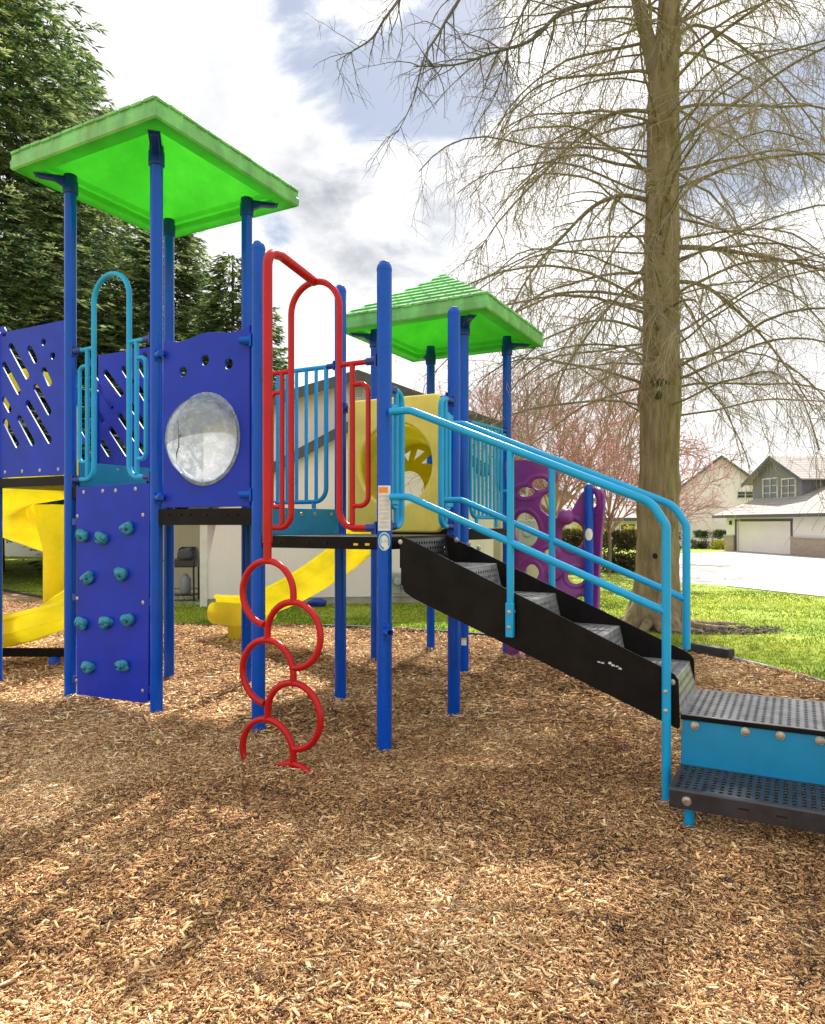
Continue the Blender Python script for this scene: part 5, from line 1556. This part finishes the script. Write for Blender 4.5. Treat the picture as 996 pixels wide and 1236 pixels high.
# ================================================================== BUILDINGS
def wall_prism(b, o, d, poly, depth_dir, t): 
    n = len(poly)
    vs = [o+d*a+Z*z_ for a, z_ in poly]+[o+d*a+Z*z_+depth_dir*t for a, z_ in poly]
    b.add(vs, [tuple(range(n)), tuple(reversed(range(n, 2*n)))]+[(i, (i+1) % n, (i+1) % n+n, i+n) for i in range(n)])
def slab(b, p, thick=.1, mi=0):
    """thin roof slab from 4 corner points"""
    nrm = (p[1]-p[0]).cross(p[3]-p[0]).normalized()
    if nrm.z < 0: nrm = -nrm
    b.add([x for x in p]+[x+nrm*thick for x in p], [(3, 2, 1, 0), (4, 5, 6, 7), (0, 1, 5, 4), (1, 2, 6, 5), (2, 3, 7, 6), (3, 0, 4, 7)], mi)
def window(o, d, nrm, s_, z_, w_, h_, parent, mull=1, bars=1, name='window', fm=None):
    fm = fm or M['trim']
    c = o+d*s_+Z*z_
    f_ = MB(); t = .06
    f_.box(c+nrm*.03, (w_, .08, t), ex=d, ey=nrm, ez=Z); f_.box(c+Z*h_+nrm*.03, (w_, .08, t), ex=d, ey=nrm, ez=Z)
    for x in (-1, 1): f_.box(c+d*(x*(w_/2-t/2))+Z*(h_/2)+nrm*.03, (t, .078, h_-t), ex=d, ey=nrm, ez=Z)
    for k in range(mull): f_.box(c+d*(w_*((k+1)/(mull+1)-.5))+Z*(h_/2)+nrm*.03, (t*.7, .07, h_-t), ex=d, ey=nrm, ez=Z)
    for k in range(bars): f_.box(c+Z*(h_*(k+1)/(bars+1))+nrm*.03, (w_-2*t, .03, .025), ex=d, ey=nrm, ez=Z)
    fo_ = f_.build(name, fm, parent, smooth=False)
    g_ = MB(); g_.box(c+Z*(h_/2)+nrm*.018, (w_-t, .02, h_-t), ex=d, ey=nrm, ez=Z); g_.build('pane', M['glass'], fo_, smooth=False)
    return fo_
# cream house behind the playground
W0 = Vector((-3.64, 12.52, 0)); WN = Vector((-WD.y, WD.x, 0))
hz = empty('cream_house', W0, 'cream gabled house with a dark roof edge directly behind the playground', 'house')
SA, ZA, SLP = 2.66, 4.05, .33
Wd = 5.2
def ztop(s_): return ZA-SLP*abs(s_-SA)
b = MB(); wall_prism(b, W0, WD, [(0, .13), (Wd, .13), (Wd, ztop(Wd)), (SA, ZA), (0, ztop(0))], WN, 8)
b.build('wall', M['cream'], hz, smooth=False)
b = MB(); wall_prism(b, W0+WN*.03, WD, [(0.02, -.05), (Wd-.02, -.05), (Wd-.02, .13), (0.02, .13)], WN, 7.9); b.build('foundation', M['foundation'], hz, smooth=False)
b = MB()
ov = .28
for s0, s1 in ((-.45, SA), (SA, Wd+.12)):
    z0_, z1_ = ztop(s0), ztop(s1)
    slab(b, [W0+WD*s0+Z*z0_-WN*ov, W0+WD*s1+Z*z1_-WN*ov, W0+WD*s1+Z*z1_+WN*8.2, W0+WD*s0+Z*z0_+WN*8.2], .05)
b.build('roof', M['mossroof'], hz, smooth=False)
b = MB()
for s0, s1 in ((-.45, SA), (SA, Wd+.12)):
    z0_, z1_ = ztop(s0), ztop(s1)
    poly = [(s0, z0_-.12), (s1, z1_-.12), (s1, z1_+.065), (s0, z0_+.065)]
    wall_prism(b, W0-WN*(ov+.03), WD, poly, WN, .03)
b.build('fascia', M['fascia'], hz, smooth=False)
vp = onplane(433, W0-WN*.02, WD, 472); 
b = MB(); b.box(vp, (.20, .03, .27), ex=WD, ey=WN, ez=Z); vo_ = b.build('gable_vent', M['trim'], hz, smooth=False)
b = MB()
for k in range(7): b.box(vp-WN*.018+Z*(-.10+.033*k), (.15, .015, .018), ex=WD, ey=WN, ez=Z)
b.build('louvre', M['meter'], vo_, smooth=False)
# projecting lower gable
W1_ = W0-WN*.35
p_l = onplane(329, W1_, WD, 561); p_r = onplane(419, W1_, WD, 512)
sl0, sl1 = (p_l-W1_).dot(WD), (p_r-W1_).dot(WD)
sp_l = (p_r.z-p_l.z)/(sl1-sl0)
apx = sl1+.62
def zl(s_): return p_l.z-.06+sp_l*((s_-sl0) if s_ < apx else (2*apx-s_-sl0))
b = MB(); x0_, x1_ = sl0-.85, 2*apx-sl0+.5
wall_prism(b, W1_, WD, [(0.0, .13), (4.75, .13), (4.75, zl(4.75)), (apx, zl(apx)), (x0_ if x0_ > 0 else 0, zl(max(x0_, 0)))], WN, .34)
b.build('bay_wall', M['cream'], hz, smooth=False)
b = MB(); wall_prism(b, W1_+WN*.02, WD, [(.02, -.05), (4.73, -.05), (4.73, .13), (.02, .13)], WN, .3); b.build('bay_foundation', M['foundation'], hz, smooth=False)
b = MB()
for s0, s1 in ((-.25, apx), (apx, 5.0)):
    poly = [(s0, zl(s0)-.09), (s1, zl(s1)-.09), (s1, zl(s1)+.085), (s0, zl(s0)+.085)]
    wall_prism(b, W1_-WN*.16, WD, poly, WN, .5)
b.build('bay_roof', M['fascia'], hz, smooth=False)
b = MB(); b.box(W1_-WN*.012+Z*1.0+WD*.05, (.12, .03, 2.0), ex=WD, ey=WN, ez=Z); b.build('corner_trim', M['trim'], hz, smooth=False)
for px, py, w_, h_ in ((470, 698, .07, .28), (479, 704, .2, .36), (489, 708, .22, .26), (463, 699, .10, .10)):
    c = onplane(px, W1_-WN*.06, WD, py); b = MB(); b.box(c, (w_, .12, h_), ex=WD, ey=WN, ez=Z)
    b.lathe(c-WN*.06+Z*h_*.1, -WN, [(w_*.36, 0), (w_*.36, .05), (w_*.25, .07), (.001, .07)], 16)
    b.build('meter_box', M['meter'], hz, bevel=.01)
# bag against the wall
c = onplane(383, W1_-WN*.3, WD); b = MB(); b.sphere(c+Z*.07, .13, 18, 10, (1.3, .6, .6), wob=.08, seed=4)
tag(b.build('bag', M['bracket'], None, sharp=80), 'dark blue bag lying against the cream wall', 'bag')
# grill and fence in the side yard
b = MB(); gc = Vector((-4.35, 13.6, 0))
poly_sheet('patio', [G(180, 727), G(243, 731), Vector((-3.6, 17, 0)), Vector((-6.6, 17, 0)), Vector((-5.6, 13.2, 0))], .006, M['foundation'])
fr_ = MB(); fA, fB = Vector((-6.2, 15.2, 0)), Vector((-3.5, 15.6, 0)); fd_ = (fB-fA).normalized()
fr_.box((fA+fB)/2+Z*.72, ((fB-fA).length, .05, 1.38), ex=fd_, ey=Z.cross(fd_), ez=Z)
fe = empty('fence', (fA+fB)/2, 'low olive board fence behind the grill', 'fence')
fr_.build('boards', M['olive'], fe, smooth=False)
b = MB(); b.box((fA+fB)/2+Z*1.43, ((fB-fA).length, .09, .04), ex=fd_, ey=Z.cross(fd_), ez=Z); b.build('top_rail', M['olive'], fe, smooth=False)
gr = empty('grill', D(227, 722, 13.1)*1-Z*D(227, 722, 13.1).z, 'black gas grill on legs in the side yard of the cream house', 'grill')
gc = Vector((D(226, 700, 13.1).x, 13.1, 0))
b = MB(); b.lathe(gc+Vector((-.13, 0, .80)), Vector((1, 0, 0)), [(.01, -.02), (.17, 0), (.19, .05), (.19, .27), (.17, .31), (.01, .33)], 18); b.build('lid', M['grill'], gr)
b = MB(); b.box(gc+Z*.70, (.38, .36, .16)); b.build('fire_box', M['grill'], gr, bevel=.02)
b = MB(); b.box(gc+Vector((-.30, 0, .74)), (.24, .36, .03)); b.build('side_shelf', M['grill'], gr, bevel=.01)
for x in (-.34, .16):
    for y in (-.15, .15):
        b = MB(); b.tube([gc+Vector((x, y, .72)), gc+Vector((x*1.05, y, .0))], .018, 8); b.build('leg', M['grill'], gr)
b = MB(); b.box(gc+Vector((-.09, 0, .12)), (.52, .32, .025)); b.build('lower_shelf', M['grill'], gr)
b = MB(); b.lathe(gc+Vector((-.02, -.03, .14)), Z, [(.08, 0), (.1, .03), (.1, .26), (.06, .32), (.03, .36)], 16); b.build('gas_bottle', M['grillgrey'], gr)
# white house far left
def simple_house(name, label, o, d, width, hgt, depth, rise, wm, rm, windows=(), over=.3, gable_front=False, door=None):
    nrm = d.cross(Z)                    # faces the viewer side
    back = -nrm
    h = empty(name, o, label, 'house')
    b = MB()
    if gable_front:
        wall_prism(b, o, d, [(0, 0), (width, 0), (width, hgt), (width/2, hgt+rise), (0, hgt)], back, depth)
    else: wall_prism(b, o, d, [(0, 0), (width, 0), (width, hgt), (0, hgt)], back, depth)
    b.build('wall', wm, h, smooth=False)
    b = MB(); fb_ = MB()
    if gable_front:
        k = rise/(width/2)
        for s0, s1 in ((-over, width/2), (width/2, width+over)):
            z0_, z1_ = hgt+rise-k*abs(s0-width/2), hgt+rise-k*abs(s1-width/2)
            slab(b, [o+d*s0+Z*z0_+nrm*over, o+d*s1+Z*z1_+nrm*over, o+d*s1+Z*z1_+back*(depth+over), o+d*s0+Z*z0_+back*(depth+over)], .08)
            wall_prism(fb_, o+nrm*(over+.03), d, [(s0, z0_-.1), (s1, z1_-.1), (s1, z1_+.09), (s0, z0_+.09)], back, .03)
    else:
        for t0, t1 in ((-over, depth/2), (depth/2, depth+over)):
            k = rise/(depth/2)
            z0_, z1_ = hgt+rise-k*abs(t0-depth/2), hgt+rise-k*abs(t1-depth/2)
            slab(b, [o-d*over+back*t0+Z*z0_, o+d*(width+over)+back*t0+Z*z0_, o+d*(width+over)+back*t1+Z*z1_, o-d*over+back*t1+Z*z1_], .1)
        z_ = hgt-rise/(depth/2)*over
        fb_.box(o+d*(width/2)+nrm*(over+.02)+Z*(z_+.02), (width+2*over, .03, .2), ex=d, ey=nrm, ez=Z)
        for s0 in (0, width):            # gable triangles at both ends
            g_ = MB()
            wall_prism(b, o+d*(s0 if s0 == 0 else s0-.06), back, [(0, hgt-.01), (depth, hgt-.01), (depth/2, hgt+rise-.02)], d, .06)
    b.build('roof', rm, h, smooth=False); fb_.build('fascia', M['fascia'], h, smooth=False)
    for s_, z_, w_, h_ in windows: window(o, d, nrm, s_, z_, w_, h_, h)
    return h
simple_house('white_house', 'long white house seen far left under the spiral slide', gp(-160, 31)*1, Vector((1, -.03, 0)).normalized(), 9.2, 2.4, 7, 1.6, M['lapwhite'], M['shingle'], ((2, .9, 1, 1.0), (7.5, .9, 1, 1.0)))
# pale yellow house whose mossy roof edge recedes behind the purple wall
ed = Vector((.284, .958, 0)).normalized()
e0 = onplane(628, Vector((2.6, 17.2, 0)), ed)
zE = EYE+(YH-567.4)*e0.y/F
simple_house('yellow_house', 'pale yellow house with a mossy roof receding behind the purple wall', e0-ed*0.2-Vector((.958, -.284, 0))*.4, ed, 17, zE+.1, 7, 1.5, M['cream2'], M['mossroof'], ((5.0, .7, .9, 1.1), (9.5, .7, 1.6, 1.1)), over=.4)
b = MB(); mc = D(636, 643, 15.5)
ymn = Vector((-.3, -1, 0)).normalized()
b.box(mc, (.36, .12, .55)); b.lathe(mc+Vector((0, -.06, .0)), Vector((0, -1, 0)), [(.10, 0), (.10, .06), (.07, .09), (.001, .09)], 18)
b.tube([mc+Z*.27, mc+Z*1.2], .025, 8); b.tube([mc-Z*.27, Vector((mc.x, mc.y, 0))], .025, 8)
mp_ = empty('meter_pedestal', Vector((mc.x, mc.y, 0)), 'grey electric meter box seen through a hole of the purple wall', 'meter box')
b.build('meter_case', M['meter'], mp_, bevel=.01)
b = MB(); b.box(Vector((mc.x+.0, mc.y+.16, .75)), (1.1, .12, 1.5)); b.build('backing_board', M['cream2'], mp_, smooth=False)
# pink house and the garage house
pA, pB = gp(805, 45), gp(905, 43.5); pd = (pB-pA).normalized()
ph = simple_house('pink_house', 'pale pink gabled house behind the clipped hedge', gp(812, 45), pd, 5.6, 3.3, 8, 2.2, M['pinkwall'], M['shinglepink'], (), over=.3, gable_front=True)
window(gp(812, 45), pd, pd.cross(Z), 4.15, 2.95, .95, .42, ph, 1, 1)
b = MB(); b.box(gp(812, 45)+pd*.55+Z*1.35+pd.cross(Z)*.08, (.35, .16, .6), ex=pd, ez=Z); b.build('meter_box', M['meter'], ph, bevel=.02)
b = MB(); b.box(gp(812, 45)+pd*2.8+Z*2.05+pd.cross(Z)*.015, (5.6, .03, .04), ex=pd, ez=Z); b.build('wall_band', M['trim'], ph)
gA, gB = G(877, 664.3), G(978, 671.2)
gd = (gB-gA).normalized(); gn = gd.cross(Z)
if gn.dot(-gA) < 0: gn = -gn
gback = -gn
gh = empty('garage_house', gA, 'house with a pale garage door, brick piers and a slate grey dormer', 'house')
def gs(px, off_=0, py=None):
    p = onplane(px, gA+gback*off_, gd, py); return (p-gA-gback*off_).dot(gd), p.z
GW = 11.0
ze = 1.80
b = MB()
sD0, _ = gs(889.5); sD1, _ = gs(955); zD = gs(889.5, 0, 629.3)[1]
wall_prism(b, gA, gd, [(0, 0), (sD0, 0), (sD0, zD), (sD1, zD), (sD1, 0), (GW, 0), (GW, ze), (0, ze)], gback, .25)
wall_prism(b, gA+gback*.25, gd, [(0, 0), (.2, 0), (.2, ze), (0, ze)], gback, 6)
wall_prism(b, gA+gback*6, gd, [(0, 0), (GW, 0), (GW, ze+1.7), (0, ze+1.7)], gback, .2)
b.build('wall', M['lapwhite'], gh, smooth=False)
b = MB(); b.box(gA+gd*((sD0+sD1)/2)+gback*.12+Z*(zD/2), (sD1-sD0-.03, .05, zD-.02), ex=gd, ey=gback, ez=Z); gdo = b.build('garage_door', M['door'], gh, smooth=False)
b = MB()
b.box(gA+gd*((sD0+sD1)/2)+gn*.02+Z*(zD+.05), (sD1-sD0+.25, .05, .10), ex=gd, ey=gback, ez=Z)
for s_ in (sD0-.06, sD1+.06): b.box(gA+gd*s_+gn*.02+Z*(zD/2), (.10, .05, zD), ex=gd, ey=gback, ez=Z)
b.build('door_frame', M['fascia'], gdo, smooth=False)
for s0, s1 in ((-.02, sD0-.12), (sD1+.12, GW)):
    b = MB(); b.box(gA+gd*((s0+s1)/2)+gn*.05+Z*.39, (s1-s0, .12, .78), ex=gd, ey=gback, ez=Z); pz_ = b.build('brick_pier', M['brick'], gh, smooth=False)
    b = MB(); b.box(gA+gd*((s0+s1)/2)+gn*.06+Z*.80, (s1-s0+.04, .18, .05), ex=gd, ey=gback, ez=Z); b.build('pier_cap', M['concrete'], pz_, smooth=False)
b = MB()
slab(b, [gA-gd*.55+gn*.45+Z*(ze-.02), gA+gd*(GW+.4)+gn*.45+Z*(ze-.02), gA+gd*(GW+.4)+gback*2.6+Z*(ze+1.35), gA+gd*.9+gback*2.6+Z*(ze+1.35)], .08)
slab(b, [gA-gd*.55+gn*.45+Z*(ze-.02), gA-gd*.55+gback*5+Z*(ze-.02), gA+gd*.9+gback*4+Z*(ze+1.35), gA+gd*.9+gback*2.6+Z*(ze+1.35)], .08)
b.build('garage_roof', M['shingle'], gh, smooth=False)
b = MB(); b.box(gA+gd*(GW/2-.1)+gn*.46+Z*(ze-.03), (GW+1, .05, .13), ex=gd, ey=gback, ez=Z); b.build('gutter', M['fascia'], gh, smooth=False)
dof = 1.5
s0, _ = gs(909, dof); s1, _ = gs(968, dof); sm, zap = gs(936, dof, 552); zdb = gs(909, dof, 612)[1]; zde = gs(909, dof, 580)[1]
b = MB(); wall_prism(b, gA+gback*dof, gd, [(s0, zdb-.5), (s1, zdb-.5), (s1, zde), ((s0+s1)/2, zap-.05), (s0, zde)], gback, 4)
b.build('dormer_wall', M['greywall'], gh, smooth=False)
b = MB(); fb_ = MB(); kk_ = (zap-zde)/((s1-s0)/2); mid = (s0+s1)/2
for a0, a1 in ((s0-.45, mid), (mid, s1+.45)):
    z0_, z1_ = zap-kk_*abs(a0-mid), zap-kk_*abs(a1-mid)
    oo = gA+gback*dof
    slab(b, [oo+gd*a0+gn*.35+Z*z0_, oo+gd*a1+gn*.35+Z*z1_, oo+gd*a1+gback*6+Z*z1_, oo+gd*a0+gback*6+Z*z0_], .07)
    wall_prism(fb_, oo+gn*.38, gd, [(a0, z0_-.12), (a1, z1_-.12), (a1, z1_+.08), (a0, z0_+.08)], gback, .03)
b.build('dormer_roof', M['shingle'], gh, smooth=False); fb_.build('dormer_fascia', M['fascia'], gh, smooth=False)
oo = gA+gback*dof
for pa, pb in ((922, 940), (944.5, 962)):
    a0, z0_ = gs(pa, dof, 604); a1, _ = gs(pb, dof); _, z1_ = gs(pa, dof, 578.5)
    window(oo, gd, gn, (a0+a1)/2, z0_, a1-a0, z1_-z0_, gh, 1, 2)
b = MB(); slab(b, [gA+gd*(mid)+gback*3.2+Z*(zap-.55), gA+gd*(GW+.4)+gback*2.2+Z*(ze+1.1), gA+gd*(GW+.4)+gback*6+Z*(zap+.15), gA+gd*mid+gback*6+Z*(zap+.15)], .08); b.build('main_roof', M['shingle'], gh, smooth=False)
b = MB(); lp_ = gA+gd*gs(883)[0]+gn*.06+Z*1.43; b.box(lp_, (.10, .10, .16), ex=gd, ez=Z); b.lathe(lp_+Z*.08, Z, [(.08, 0), (.02, .06)], 12); b.build('porch_lamp', M['fascia'], gh)
# house behind the trunk
simple_house('beige_house', 'low beige house with a pale roof behind the brown hedge', gp(655, 44), Vector((1, .05, 0)).normalized(), 7.6, 1.75, 7, 1.0, M['pinkwall'], M['shingle'], ((3.7, .7, 1.0, .7), (5.3, .7, 1.0, .7)), over=.35)

# a few reddish leaves lying on the chips
for k, (px, py) in enumerate(((737, 912), (713, 929))):
    p = G(px, py); b = MB()
    d = Vector((1, -.4*(k*2-1)*.5, 0)).normalized(); s_ = Z.cross(d)
    b.add([p+Z*.075, p+d*.05+s_*.018+Z*.082, p+d*.10+Z*.075, p+d*.05-s_*.018+Z*.07], [(0, 1, 2, 3)])
    o = b.build('fallen_leaf', M['leafred'], None)
    sm2 = o.modifiers.new('thick', 'SOLIDIFY'); sm2.thickness = .002
    tag(o, ['red-brown fallen leaf farther from the camera on the chips', 'red-brown fallen leaf nearer the camera on the chips'][k], 'leaf', 'fallen leaves on the chips')
